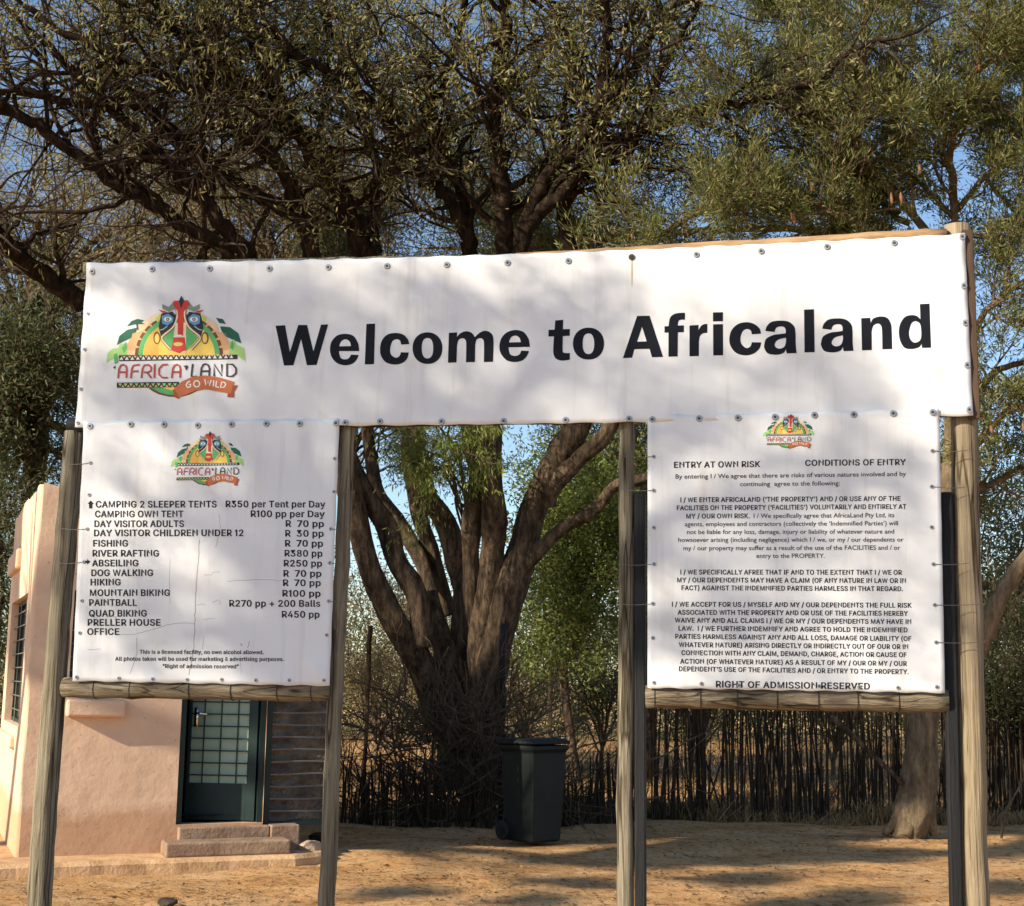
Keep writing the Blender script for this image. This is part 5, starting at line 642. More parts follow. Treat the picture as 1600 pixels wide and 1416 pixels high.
def text_mesh(s_, bold):
    k = (s_, bold)
    if k in TXT: return TXT[k]
    if bold:
        v, f, x = [], [], 0.0
        for ch in s_:
            if ch == ' ': x += 200; continue
            adv, loops = GLY[ch]
            for gi, ls in enumerate(embolden(loops, BOLD * {'M': .45, 'W': .45, 'm': .5, 'w': .5, '&': .35, '4': .7, '8': .8, 'N': .85, 'K': .9, 'R': .9, '3': .85, 'a': .8, 'e': .8, 's': .75, 'g': .8}.get(ch, 1))):
                base_ = len(v); f += [tuple(i + base_ for i in t) for t in tessellate_polygon([[Vector((q[0], q[1], 0)) for q in l] for l in ls])]; v += [(q[0] + x, q[1], .00015 * gi) for l in ls for q in l]
            x += adv + 2 * BOLD * .72
        v = np.array(v); f = [t if (v[t[1]] - v[t[0]])[0] * (v[t[2]] - v[t[0]])[1] - (v[t[1]] - v[t[0]])[1] * (v[t[2]] - v[t[0]])[0] > 0 else t[::-1] for t in f]; TXT[k] = (v, f)
    else:
        cu = bpy.data.curves.new('text', 'FONT'); cu.body = s_; cu.resolution_u = 3; cu.offset = .006; cu.fill_mode = 'FRONT'
        o = bpy.data.objects.new('text', cu); col.objects.link(o); bpy.context.view_layer.update()
        me = o.to_mesh(); v = np.array([q.co[:] for q in me.vertices]).reshape(-1, 3); f = [tuple(p_.vertices) for p_ in me.polygons]; nrm = [p_.normal[2] for p_ in me.polygons]
        o.to_mesh_clear(); bpy.data.objects.remove(o); bpy.data.curves.remove(cu); TXT[k] = (v, [q if z_ > 0 else q[::-1] for q, z_ in zip(f, nrm)])
    return TXT[k]
CAPH = {bd: float(np.ptp(text_mesh('H', bd)[0][:, 1])) for bd in (True, False)}; CAPB = {bd: float(text_mesh('H', bd)[0][:, 1].min()) for bd in (True, False)}
def text_line(b, sheet, s_, bold, conv, x0, x1, y0, y1, cap, lift=.0012):
    v, f = text_mesh(s_, bold); a, w_ = v[:, 0].min(), np.ptp(v[:, 0]); vv = []
    for q in v:
        t = (q[0] - a) / w_; X = x0 + (x1 - x0) * t; Y = y0 + (y1 - y0) * t - (q[1] - CAPB[bold]) / CAPH[bold] * cap
        vv.append(sheet.at(*conv(X, Y), lift + q[2]))
    b.add(vv, f)
price_t = thing('price_board', S(320, 1068), 'white price list banner on the left of the frame, cracked and marked with prices', 'banner')
pb = Sheet([(132, 659), (531, 655), (516, 1072), (115, 1064)], .009, .0022, 2.2, creases=[((505, 1068), (488, 1020), .007, .012), ((515, 1062), (470, 1030), .004, .012), ((133, 680), (128, 760), -.004, .012)])
pb.mesh('sheet', price_t, 60, 60)
zl = lambda x, y: (110 + x * .3178, 650 + y * .3178)
rowsL = [("CAMPING 2 SLEEPER TENTS", 125, 721, 451), ("CAMPING OWN TENT", 121, 557, 499), ("DAY VISITOR ADULTS", 118, 560, 547), ("DAY VISITOR CHILDREN UNDER 12", 116, 852, 592), ("FISHING", 112, 284, 643), ("RIVER RAFTING", 109, 437, 692), ("ABSEILING", 106, 335, 740), ("DOG WALKING", 103, 407, 788), ("HIKING", 99, 248, 834), ("MOUNTAIN BIKING", 96, 490, 886), ("PAINTBALL", 92, 327, 934), ("QUAD BIKING", 91, 376, 987), ("PRELLER HOUSE", 85, 443, 1032), ("OFFICE", 83, 240, 1077)]
rowsR = [("R350 per Tent per Day", 765, 1254, 450), ("R100 pp per Day", 888, 1251, 498), ("R  70 pp", 1059, 1247, 546), ("R  30 pp", 1057, 1246, 594), ("R  70 pp", 1056, 1243, 643), ("R380 pp", 1054, 1240, 692), ("R250 pp", 1050, 1238, 741), ("R  70 pp", 1048, 1235, 791), ("R  70 pp", 1046, 1232, 837), ("R100 pp", 1043, 1231, 889), ("R270 pp + 200 Balls", 781, 1229, 938), ("R450 pp", 1040, 1226, 992)]
b = MB()
for s_, x0, x1, y in rowsL: text_line(b, pb, s_, True, zl, x0, x1, y, y, 33)
for pl in ([(100, 416), (116, 433), (108, 433), (108, 455), (92, 455), (92, 433), (85, 433)], [(66, 712), (82, 712), (82, 704), (98, 717), (82, 731), (82, 723), (66, 723)]): poly_mesh(b, pb, [pl], .0012, zl)
b.build('activity_list', M['ink2'], price_t)
b = MB()
for s_, x0, x1, y in rowsR: text_line(b, pb, s_, True, zl, x0, x1, y, y + 1, 33)
b.build('price_list', M['ink2'], price_t)
b = MB()
for s_, x0, x1, y in [("This is a licensed facility, no own alcohol allowed.", 340, 950, 1170), ("All photos taken will be used for marketing & advertising purposes.", 220, 1050, 1204), ("\u201cRight of admission reserved\u201d", 452, 828, 1240)]: text_line(b, pb, s_, True, zl, x0, x1, y, y + 2, 20)
b.build('small_print', M['ink2'], price_t)
b = MB(); r = np.random.default_rng(8)
def crack(pts, wd):
    P_ = catmull(pts, 5); P_ = P_ + r.normal(0, 1.2, P_.shape); poly_mesh(b, pb, stroke(P_, wd), .0005, zl)
for pts, wd in [([(637, 610), (630, 700), (622, 800), (616, 900), (612, 1000), (608, 1100), (598, 1180), (580, 1275)], 3.5), ([(733, 480), (735, 560), (715, 650)], 1.6), ([(490, 700), (488, 800), (490, 930)], 1.5), ([(240, 1075), (330, 1070), (400, 1050), (520, 1020), (612, 1020)], 2.2), ([(660, 780), (690, 782), (710, 768), (735, 768)], 2), ([(770, 812), (900, 806), (1040, 810)], 2), ([(620, 930), (665, 925)], 1.8), ([(650, 1000), (710, 996)], 1.6), ([(325, 1090), (322, 1180), (290, 1270)], 2.2), ([(870, 1140), (882, 1105)], 3), ([(838, 1118), (842, 1132)], 5), ([(85, 1150), (150, 1146)], 1.8), ([(655, 1080), (650, 1150)], 1.6), ([(700, 920), (730, 905), (735, 930)], 1.6), ([(835, 1180), (838, 1270)], 1.3), ([(205, 985), (225, 990), (218, 1005)], 3)]: crack(pts, wd)
b.build('crack', M['crack'], price_t)
fasten(pb, price_t, [zl(x, y) for x, y in [(97, 51), (297, 42), (463, 43), (628, 48), (793, 43), (964, 39), (1128, 39), (1306, 36)]], WASH, 'washer')
fasten(pb, price_t, [zl(x, y) for x, y in [(99, 231), (93, 388), (83, 556), (66, 718), (57, 909), (46, 1067), (30, 1284), (1300, 210), (1297, 373), (1281, 556), (1276, 723), (1270, 911), (1261, 1078), (1248, 1300), (238, 1290), (405, 1294), (574, 1297), (742, 1296), (910, 1300), (1077, 1300)]], NAIL, 'nail')
def aff(x0, x1, y0, y1, cv): return lambda x, y: cv(x0 + (x - 100) * (x1 - x0) / 1340, y0 + (y - 138) * (y1 - y0) / 992)
emblem(pb, price_t, aff(497, 853, 75, 347, zl))
entry_t = thing('entry_notice', S(1240, 1078), 'white conditions of entry banner on the right of the frame', 'banner')
eb_ = Sheet([(1012, 650), (1467, 640), (1476, 1083), (1012, 1075)], .009, .0022, 4.1, creases=[((1035, 1072), (1050, 1030), .006, .014), ((1060, 1074), (1066, 1040), .005, .014), ((1470, 1010), (1440, 1040), .005, .012), ((1016, 655), (1016, 740), .004, .014)])
eb_.mesh('sheet', entry_t, 66, 62)
ze = lambda x, y: (1000 + x * .332, 640 + y * .332)
blocks = [('heading', True, 29, [("ENTRY AT OWN RISK", 160, 566, 275, 271)]), ('heading', True, 29, [("CONDITIONS OF ENTRY", 777, 1252, 266, 262)]),
 ('introduction', False, 21, [("By entering I / We agree that there are risks of various natures involved and by", 167, 1252, 326, 313), ("continuing  agree to the following:", 471, 940, 361, 357)]),
 ('risk_clause', True, 23, [("I / WE ENTER AFRICALAND (\u2018THE PROPERTY\u2019) AND / OR USE ANY OF THE", 190, 1226, 437, 430), ("FACILITIES ON THE PROPERTY (\u2018FACILITIES\u2019) VOLUNTARILY AND ENTIRELY AT", 173, 1253, 475, 468), ("MY / OUR OWN RISK.", 218, 517, 514, 512)]),
 ('liability_clause', False, 21, [("I / We specifically agree that AfricaLand Pty Ltd, its", 535, 1197, 511, 507), ("agents, employees and contractors (collectively the \u2018Indemnified Parties\u2019) will", 211, 1214, 550, 545), ("not be liable for any loss, damage, injury or liability of whatever nature and", 221, 1196, 587, 584), ("howsoever arising (including negligence) which I / we, or my / our dependents or", 180, 1240, 624, 622), ("my / our property may suffer as a result of the use of the FACILITIES and / or", 204, 1225, 663, 660), ("entry to the PROPERTY.", 548, 870, 699, 699)]),
 ('claim_clause', True, 23, [("I / WE SPECIFICALLY AFREE THAT IF AND TO THE EXTENT THAT I / WE OR", 190, 1233, 777, 778), ("MY / OUR DEPENDENTS MAY HAVE A CLAIM (OF ANY NATURE IN LAW OR IN", 175, 1251, 814, 817), ("FACT) AGAINST THE INDEMNIFIED PARTIES HARMLESS IN THAT REGARD.", 195, 1238, 851, 855)]),
 ('waiver_clause', True, 23, [("I / WE ACCEPT FOR US / MYSELF AND MY / OUR DEPENDENTS THE FULL RISK", 150, 1278, 928, 933), ("ASSOCIATED WITH THE PROPERTY AND OR USE OF THE FACILITIES HEREBY", 177, 1261, 966, 971), ("WAIVE ANY AND ALL CLAIMS I / WE OR MY / OUR DEPENDENTS MAY HAVE IN", 164, 1276, 1003, 1010), ("LAW.  I / WE FURTHER INDEMNIFY AND AGREE TO HOLD THE INDEMNIFIED", 181, 1259, 1041, 1049), ("PARTIES HARMLESS AGAINST ANY AND ALL LOSS, DAMAGE OR LIABILITY (OF", 166, 1277, 1079, 1090), ("WHATEVER NATURE) ARISING DIRECTLY OR INDIRECTLY OUT OF OUR OR IN", 183, 1262, 1118, 1128), ("CONNECTION WITH ANY CLAIM, DEMAND, CHARGE, ACTION OR CAUSE OF", 195, 1255, 1156, 1166), ("ACTION (OF WHATEVER NATURE) AS A RESULT OF MY / OUR OR MY / OUR", 189, 1256, 1196, 1207), ("DEPENDENT\u2019S USE OF THE FACILITIES AND / OR ENTRY TO THE PROPERTY.", 183, 1265, 1232, 1246)]),
 ('closing_line', True, 31, [("RIGHT OF ADMISSION RESERVED", 357, 1082, 1308, 1318)])]
for nm, bd, cap, rows in blocks:
    b = MB()
    for s_, x0, x1, y0, y1 in rows: text_line(b, eb_, s_, bd, ze, x0, x1, y0, y1, cap)
    b.build(nm, M['ink2'], entry_t)
fasten(eb_, entry_t, [ze(x, y) for x, y in [(58, 46), (278, 42), (460, 39), (635, 36), (821, 27), (1006, 24), (1191, 19), (1376, 14)]], WASH, 'washer')
fasten(eb_, entry_t, [ze(x, y) for x, y in [(64, 222), (64, 381), (66, 557), (66, 728), (61, 914), (61, 1075), (66, 1285), (1376, 195), (1373, 363), (1373, 554), (1381, 728), (1387, 920), (1394, 1096), (1397, 1306), (289, 1290), (465, 1298), (655, 1302), (843, 1302), (1032, 1306), (1214, 1309)]], NAIL, 'nail')
emblem(eb_, entry_t, aff(580, 820, 20, 185, ze))
# tie wires from the banner edges round the posts
def wires(parent, sheet, prs):
    for (x0, y0), (x1, y1) in prs:
        b = MB(); a, c = sheet.at(x0, y0, .003), S(x1, y1, .004); m = (a + c) / 2 - EZ * .004; b.tube(catmull([a, m, c], 4), .0013, 5); b.build('tie_wire', M['wire'], parent)
wires(entry_t, eb_, [(ze(1376, 195), (1512, 704)), (ze(1373, 363), (1508, 762)), (ze(1381, 728), (1514, 880)), (ze(1387, 920), (1540, 943)), (ze(1394, 1096), (1540, 1003)), (ze(64, 222), (968, 712)), (ze(64, 381), (968, 765)), (ze(66, 728), (966, 882)), (ze(61, 914), (968, 944))])
wires(price_t, pb, [(zl(1297, 373), (556, 768)), (zl(1281, 556), (554, 827)), (zl(1276, 723), (552, 880)), (zl(1270, 911), (548, 940)), (zl(99, 231), (100, 725)), (zl(83, 556), (96, 826)), (zl(66, 718), (92, 880))])
# ------------------------------------------------------------------ wheelie bin
def build_bin():
    p = G(832, 1312); p[2] = -.01; t = thing('wheelie_bin', p, 'dark green plastic wheelie bin standing in front of the big tree', 'bin')
    a = math.radians(-48); X = np.array([math.cos(a), math.sin(a), 0]); Y = np.array([-math.sin(a), math.cos(a), 0]); ax = np.array([X, Y, EZ])   # X: front of the bin, Y: side
    def q(x, y, z): return p + X * x + Y * y + EZ * z
    b = MB(); secs = [(0, .195, .185, .03), (.02, .21, .20, .01), (.5, .235, .218, 0), (.86, .25, .232, 0), (.88, .272, .252, 0), (.925, .275, .255, 0)]; v = []
    for z, hx, hy, c in secs:
        for sx_, sy_ in ((-1, -1), (1, -1), (1, 1), (-1, 1)): v.append(q(sx_ * hx, sy_ * hy, .0 + z * 1.045))
    f = [(3, 2, 1, 0)] + [(j * 4 + k, j * 4 + (k + 1) % 4, j * 4 + 4 + (k + 1) % 4, j * 4 + 4 + k) for j in range(5) for k in range(4)] + [(20, 21, 22, 23)]
    b.add(v, f); b.build('body', M['bin'], t, bevel=.018, seg=3)
    b = MB(); v = []
    for z, hx, hy in ((.967, .285, .268), (.995, .287, .270), (1.02, .25, .235), (1.03, .10, .10)):
        for sx_, sy_ in ((-1, -1), (1, -1), (1, 1), (-1, 1)): v.append(q(sx_ * hx - .012, sy_ * hy, z + (.012 if sx_ > 0 else 0)))
    b.add(v, [(3, 2, 1, 0)] + [(j * 4 + k, j * 4 + (k + 1) % 4, j * 4 + 4 + (k + 1) % 4, j * 4 + 4 + k) for j in range(3) for k in range(4)] + [(12, 13, 14, 15)]); lid = b.build('lid', M['bin'], t, bevel=.012, seg=3)
    b = MB()
    for s_ in (-.12, .12): b.box(q(.10, s_, 1.028), (.22, .03, .02), ax)
    b.build('lid_rib', M['bin'], lid, bevel=.006)
    b = MB(); b.tube([q(-.33, y, .95) for y in (-.2, .2)], .016, 10)
    for y in (-.19, .19): b.tube([q(-.24, y, .94), q(-.33, y, .95)], .016, 8)
    b.build('handle', M['bin'], t, smooth=True)
    for y in (-.215, .215):
        b = MB(); b.tube([q(-.215, y - .025, .10), q(-.215, y + .025, .10)], .10, 24); wh = b.build('wheel', M['rubber'], t, bevel=.01); b = MB(); b.tube([q(-.215, y - .03, .10), q(-.215, y + .03, .10)], .045, 16); b.build('hub', M['bin'], wh)
    b = MB(); b.tube([q(-.215, -.19, .10), q(-.215, .19, .10)], .012, 8); b.build('axle', M['rods'], t)
build_bin()
# ------------------------------------------------------------------ reed fence
def reed_fence(name, pts, h0, h1, dens, label, seed, skip=()):
    r = np.random.default_rng(seed); P_ = np.array(pts); L = np.linalg.norm(np.diff(P_[:, :2], axis=0), axis=1); tot = L.sum(); t = thing(name, (P_[0][0], P_[0][1], -.03), label, 'fence', 'dark reed fences behind the sign'); b = MB()
    def at(s_):
        for i, l in enumerate(L):
            if s_ <= l or i == len(L) - 1: return P_[i] + (P_[i + 1] - P_[i]) * s_ / l
            s_ -= l
    n = int(tot * dens); clump = np.convolve(r.uniform(0, 1, n + 12), np.ones(5) / 5, 'same')
    for k in range(n):
        s_ = tot * (k + r.uniform(-.5, .5)) / n; s_ = min(max(s_, 0), tot); c = at(s_)
        if clump[k] < .42 and r.uniform() < .65: continue
        hh = r.uniform(h0, h1) * (.45 if r.uniform() < .08 else 1); lean = r.normal(0, .05 if r.uniform() < .85 else .22); ly = r.normal(0, .04); rad = r.uniform(.006, .015) * (1.6 if r.uniform() < .1 else 1)
        o = np.array([c[0], c[1] + r.normal(0, .035), -.08]); bend = r.normal(0, .012)
        b.tube([o, o + np.array([lean * hh * .5 + bend, ly * hh * .5, hh * .5]), o + np.array([lean * hh, ly * hh, hh])], [rad, rad * .95, rad * .6], 5)
    b.build('reeds', M['reed'], t)
    return t
f0, f1, f2, f3 = G(520, 1285), G(770, 1290), G(1010, 1282), G(1660, 1268)
reed_fence('reed_fence', [f0, f1], .5, .95, 75, 'low broken reed fence left of the bin, under the big tree', 31)
reed_fence('reed_fence', [G(868, 1290), f2], .5, .95, 70, 'low dense reed fence right of the bin', 32)
reed_fence('reed_fence', [f2 + [.05, 0, 0], f3], 1.35, 1.95, 60, 'tall dark reed fence behind the entry notice', 33)
# loose slanting pole in the fence, thin poles behind it
def stick(name, a, c, r0, mt, label, cat, seed=1):
    r = np.random.default_rng(seed); b = MB(); b.tube([np.array(a) + (np.array(c) - a) * t + r.normal(0, r0 * .25, 3) for t in np.linspace(0, 1, 9)], np.linspace(r0, r0 * .8, 9), 8); return tag(b.build(name, mt, smooth=True), label, cat)
stick('fallen_pole', D(1298, 1118, 16.2), D(1412, 1225, 16.0), .035, M['bark'], 'broken pole leaning slantwise across the tall reed fence', 'pole')
stick('thin_pole', D(787, 975, 17.0), G(783, 1283) * [1, 17.0 / G(783, 1283)[1], 1] - [0, 0, .2], .04, M['black_post'], 'tall thin dark pole standing right behind the bin', 'pole')
stick('fence_post', D(861, 1016, 24), D(859, 1135, 24) - [0, 0, .6], .045, M['post_new'], 'pale fence post in the dry grass right of the bin', 'post')
stick('fence_post', D(579, 978, 23), D(572, 1140, 23) - [0, 0, .6], .04, M['bark'], 'dark slim fence post in the grass left of the big tree', 'post')
# ------------------------------------------------------------------ trees
class Wood:
    def __init__(s, seed): s.b = MB(); s.r = np.random.default_rng(seed); s.anch = []; s.paths = []
    def limb(s, pix, d0, d1, w0, w1, wob=.02, sides=10, taper=1.0, flare=0):
        """main limb through photo pixels, its depth going from d0 to d1; widths in pixels"""
        n = len(pix); k = np.linspace(0, 1, n); P_ = np.array([D(x, y, d0 + (d1 - d0) * t) for (x, y), t in zip(pix, k)]); C_ = catmull(P_, 10 if sides > 12 else 5); m = len(C_); r = np.array([px2m((w0 + (w1 - w0) * t) / 2, d0) for t in np.linspace(0, 1, m)])
        if sides > 12:
            sm = lambda q: np.convolve(np.pad(q, 8, mode='edge'), np.hanning(17) / np.hanning(17).sum(), 'valid')
            C_ = C_ + np.stack([sm(s.r.normal(0, wob * 3.5, m)) for _ in range(3)], 1); r = r * (1 + sm(s.r.normal(0, .22, m))); s.b.tube(C_, r, sides, rng=s.r, ridge=.085)
        else: C_ = C_ + s.r.normal(0, wob, C_.shape) * np.minimum(1, r / .03)[:, None]; s.b.tube(C_, r * (1 + s.r.normal(0, .025, m)), sides, wob=.035, rng=s.r)
        s.paths.append((C_, r)); return C_, r
    def grow(s, p, d, L, r, lvl, cfg):
        n = max(3, int(L / cfg.get('seg', .16))); pts = [p]; dirs = []; d = d / np.linalg.norm(d)
        for i in range(n):
            d = d + s.r.normal(0, cfg['jit'], 3) + np.array([0, 0, cfg['up']]) * (L / n); d /= np.linalg.norm(d); pts.append(pts[-1] + d * L / n); dirs.append(d)
        pts = np.array(pts); rr = np.linspace(r, r * .4, n + 1); s.b.tube(pts, rr, (7, 5, 4, 3)[min(lvl, 3)], cap=False, mi=1 if lvl >= 1 or r < .022 else 0)
        if lvl >= cfg['max']:
            for i in range(1, n + 1): s.anch.append((pts[i], dirs[i - 1]))
            return
        for k in range(cfg['kids'][lvl]):
            t = s.r.uniform(.2, 1.0); i = min(n - 1, int(t * n)); s.child(pts[i], dirs[i], L * s.r.uniform(.4, .7), rr[i] * .62, lvl + 1, cfg)
        s.child(pts[-1], dirs[-1], L * .5, rr[-1] * .9, lvl + 1, cfg, .3)
    def child(s, p, d, L, r, lvl, cfg, spread=None):
        a = s.r.normal(0, 1, 3) * np.array([1, cfg.get('depth', 1), 1]); a -= d * np.dot(a, d); a /= np.linalg.norm(a) + 1e-9; ang = s.r.uniform(.45, 1.1) if spread is None else s.r.uniform(0, spread); s.grow(p, d * math.cos(ang) + a * math.sin(ang), L, max(r, cfg.get('rmin', .004)), lvl, cfg)
    def sprout(s, path, every, Lr, cfg, t0=.15, t1=1.0, lvl=0, ratio=.45):
        C_, r = path; m = len(C_); seg = np.linalg.norm(np.diff(C_, axis=0), axis=1).sum(); n = max(1, int(seg * (t1 - t0) / every))
        for k in range(n):
            i = min(m - 2, int(m * (t0 + (t1 - t0) * (k + s.r.uniform()) / n))); d = C_[i + 1] - C_[i]; d /= np.linalg.norm(d) + 1e-9; s.child(C_[i], d, s.r.uniform(*Lr), min(r[i] * ratio, .045), lvl, cfg)
        i = m - 1; d = C_[-1] - C_[-2]; s.grow(C_[-1], d / np.linalg.norm(d), Lr[1] * .8, r[-1] * .8, lvl, cfg)
def leaves(anch, per, spread, ln, wd, r, along=.6, up=0.0):
    """leaf-sized four-sided blades around the twig points"""
    A = np.array([a for a, _ in anch]); Dv = np.array([d for _, d in anch]); A = np.repeat(A, per, 0); Dv = np.repeat(Dv, per, 0); n = len(A)
    c = A + r.normal(0, spread, (n, 3)); d = Dv * along + r.normal(0, .6, (n, 3)) + np.array([0, 0, up]); d /= np.linalg.norm(d, axis=1)[:, None]; q = r.normal(0, 1, (n, 3)); sd_ = np.cross(d, q); sd_ /= np.linalg.norm(sd_, axis=1)[:, None] + 1e-9
    l = (ln * r.uniform(.6, 1.35, n))[:, None]; w_ = (wd * r.uniform(.7, 1.3, n))[:, None] / 2; nn = np.cross(d, sd_)
    V = np.stack([c, c + d * l * .5 + sd_ * w_ + nn * w_ * .3, c + d * l, c + d * l * .5 - sd_ * w_ + nn * w_ * .3], 1).reshape(-1, 3); return V, np.arange(4 * n).reshape(-1, 4)
def crown(name, wood_anch, per, spread, ln, wd, mt, parent, seed, along=.6, up=0.0):
    V, q = leaves(wood_anch, per, spread, ln, wd, np.random.default_rng(seed), along, up); return bigmesh(name, V, q, mt, parent)
# --- the big many-stemmed tree
big = thing('big_tree', D(740, 1235, 18.0) * [1, 1, 0], 'big dark many stemmed thorn tree spreading its branches above the whole sign', 'tree')
T = Wood(41); d_ = 18.0
st = [([(690, 1130), (662, 1044), (615, 970), (580, 900), (553, 793), (520, 700), (475, 600), (430, 500), (396, 432)], 17.6, 16.0, 42, 28),
      ([(662, 1010), (647, 927), (623, 874), (601, 820), (569, 767), (540, 700), (515, 600), (500, 480), (488, 424)], 17.2, 16.8, 34, 24),
      ([(675, 930), (655, 874), (623, 815), (591, 761), (575, 690), (580, 560), (588, 422)], 18.4, 18.8, 24, 16),
      ([(700, 960), (672, 860), (655, 790), (648, 720), (640, 600), (600, 470), (577, 426)], 18.8, 17.5, 26, 34),
      ([(733, 1180), (731, 1007), (724, 927), (714, 863), (687, 804), (660, 756), (650, 640), (690, 500), (727, 426)], 17.8, 17.4, 44, 24),
      ([(735, 1000), (736, 900), (738, 820), (741, 740), (735, 671), (750, 560), (784, 426)], 17.5, 17.0, 32, 28),
      ([(735, 1245), (742, 1087), (757, 980), (768, 874), (773, 793), (767, 703), (775, 600), (796, 480), (800, 424)], 17.7, 16.5, 46, 24),
      ([(750, 1245), (762, 1087), (782, 980), (803, 890), (825, 820), (846, 767), (872, 713), (899, 671), (930, 560), (900, 420)], 17.4, 17.0, 54, 34),
      ([(850, 790), (868, 756), (906, 719), (943, 681), (990, 600), (1040, 480)], 17.2, 16.6, 34, 18),
      ([(806, 920), (818, 890), (874, 831), (927, 793), (967, 759), (1012, 745), (1100, 700)], 17.3, 16.4, 26, 14),
      ([(708, 1235), (704, 1120), (694, 1020), (672, 930)], 17.6, 17.6, 44, 30)]
for pix, a, c, w0_, w1_ in st: T.limb(pix, a, c, w0_, w1_, .014, 26)
T.b.build('trunk', M['bark'], big, smooth=True); T.b = MB()
up_ = [([(400, 440), (350, 390), (280, 345), (225, 310), (170, 280), (120, 240), (60, 200), (0, 165), (-60, 140)], 16.0, 14.5, 24, 15),
       ([(396, 432), (390, 402), (360, 370), (330, 325), (300, 290), (270, 255), (240, 225), (190, 185), (150, 145), (120, 112), (60, 60)], 16.0, 14.8, 30, 10),
       ([(330, 325), (325, 290), (340, 250), (395, 215), (420, 180)], 16.0, 15.4, 16, 9),
       ([(488, 424), (475, 350), (410, 310), (350, 275), (310, 240), (270, 205), (225, 165), (150, 165), (60, 150), (-20, 140)], 16.8, 14.5, 26, 9),
       ([(488, 424), (478, 352), (460, 305), (425, 240), (380, 200), (340, 170), (300, 140), (250, 120), (200, 95), (120, 60), (40, 10)], 16.6, 14.5, 28, 9),
       ([(577, 426), (570, 395), (550, 340), (515, 280), (480, 225), (440, 165), (415, 100), (390, 40), (375, -20)], 17.5, 16.0, 42, 26),
       ([(440, 200), (415, 170), (370, 140), (330, 110), (290, 65), (250, 10), (230, -40)], 17.0, 15.0, 24, 12),
       ([(410, 150), (350, 100), (300, 55), (225, 25), (175, -10)], 16.6, 15.0, 18, 9),
       ([(588, 422), (590, 390), (582, 320), (590, 270), (575, 215), (555, 145), (540, 90), (515, 40), (500, -20)], 18.8, 16.5, 18, 14),
       ([(590, 268), (650, 240), (700, 205), (750, 165), (790, 140), (840, 110)], 18.5, 17.5, 18, 12),
       ([(727, 426), (735, 395), (720, 345), (695, 300), (665, 280), (640, 240), (600, 185), (555, 135), (500, 105), (450, 75), (380, 20)], 17.4, 15.5, 26, 10),
       ([(784, 426), (790, 390), (785, 320), (780, 240), (770, 165), (780, 100), (790, 50), (785, -20)], 17.0, 15.5, 32, 18),
       ([(730, 422), (735, 350), (710, 280), (690, 220), (675, 165), (700, 110), (720, 50), (730, -20)], 17.6, 16.0, 18, 10),
       ([(800, 424), (830, 325), (865, 260), (900, 230), (930, 175), (945, 100), (950, 40), (940, -20)], 16.5, 15.0, 24, 14),
       ([(806, 424), (832, 345), (870, 310), (920, 250), (970, 220), (1025, 195), (1070, 175), (1150, 160), (1200, 150), (1300, 120)], 16.5, 15.0, 26, 12),
       ([(786, 424), (792, 332), (850, 300), (950, 255), (1000, 200), (1025, 125), (1060, 60), (1090, 0)], 17.0, 15.5, 20, 9),
       ([(900, 420), (880, 330), (920, 250), (940, 180), (1000, 90), (1040, 20)], 17.0, 15.6, 26, 10),
       ([(130, 470), (75, 435), (40, 405), (0, 370), (-60, 340)], 16.6, 15.6, 34, 26),
       ([(0, 165), (50, 120), (120, 112), (200, 100), (270, 100)], 14.6, 15.5, 8, 8)]
cfgB = dict(max=2, kids=(5, 3), jit=.20, up=.12, seg=.14, rmin=.003)
for pix, a, c, w0_, w1_ in up_:
    pa = T.limb(pix, a, c, w0_, w1_, .022, 9); T.sprout(pa, .30, (.7, 1.7), cfgB, .12)
# crown layers overhead: more boughs leave the traced limbs upwards, towards and away from the viewer
rB = np.random.default_rng(77)
for pix, a, c, w0_, w1_ in up_:
    C_, r_ = T.paths[-1]
for k in range(75):
    C_, r_ = T.paths[len(st) + rB.integers(0, len(up_))]; i = rB.integers(len(C_) // 3, len(C_)); d = np.array([rB.normal(0, .7), rB.normal(.45, .55), rB.uniform(.2, .8)]); T.grow(C_[i], d, rB.uniform(1.3, 2.6), min(r_[i] * .5, .035), 0, dict(cfgB, kids=(6, 3)))
T.b.build('branches', [M['bark_shaded'], M['twig_brown']], big, smooth=True)
hB = lambda z: min(1, max(.16, (z - 6.9) / 1.7))
T.anch = [q for q in T.anch if rB.uniform() < hB(q[0][2]) * (.3 if q[0][1] < 15.4 else 1)]
crown('crown', T.anch, 6, .045, .080, .020, M['leaf_big'], big, 3, .9, .25)
print('big tree anchors', len(T.anch), 'wood faces', len(T.b.f))
# dead brush tangled round the foot of the stems
def brush(name, c, n, L, rad, mt, label, seed, spread=(.7, .35), z0=0.0):
    r = np.random.default_rng(seed); b = MB()
    for k in range(n):
        p = np.array([c[0] + r.normal(0, spread[0]), c[1] + r.normal(0, spread[1]), z0 + abs(r.normal(0, .25))]); d = np.array([r.normal(0, .8), r.normal(-.1, .5), r.uniform(.1, 1.3)]); d /= np.linalg.norm(d); l = r.uniform(*L); pts = [p]
        for i in range(6): d = d + r.normal(0, .24, 3) + [0, 0, -.04]; d /= np.linalg.norm(d); pts.append(pts[-1] + d * l / 6)
        pts = np.array(pts); pts[:, 2] = np.maximum(pts[:, 2], -.02); rr = r.uniform(*rad); b.tube(pts, np.linspace(rr, rr * .35, 7), 4, cap=False)
        for i in (2, 3, 4, 5):
            if r.uniform() < .7:
                e = d + r.normal(0, .8, 3); e /= np.linalg.norm(e); q = pts[i]; e2 = e + r.normal(0, .3, 3); b.tube([q, q + e * l * .14, q + e * l * .14 + e2 * l * .14], [rr * .45, rr * .35, rr * .2], 3, cap=False)
    return tag(b.build(name, mt), label, 'brush')
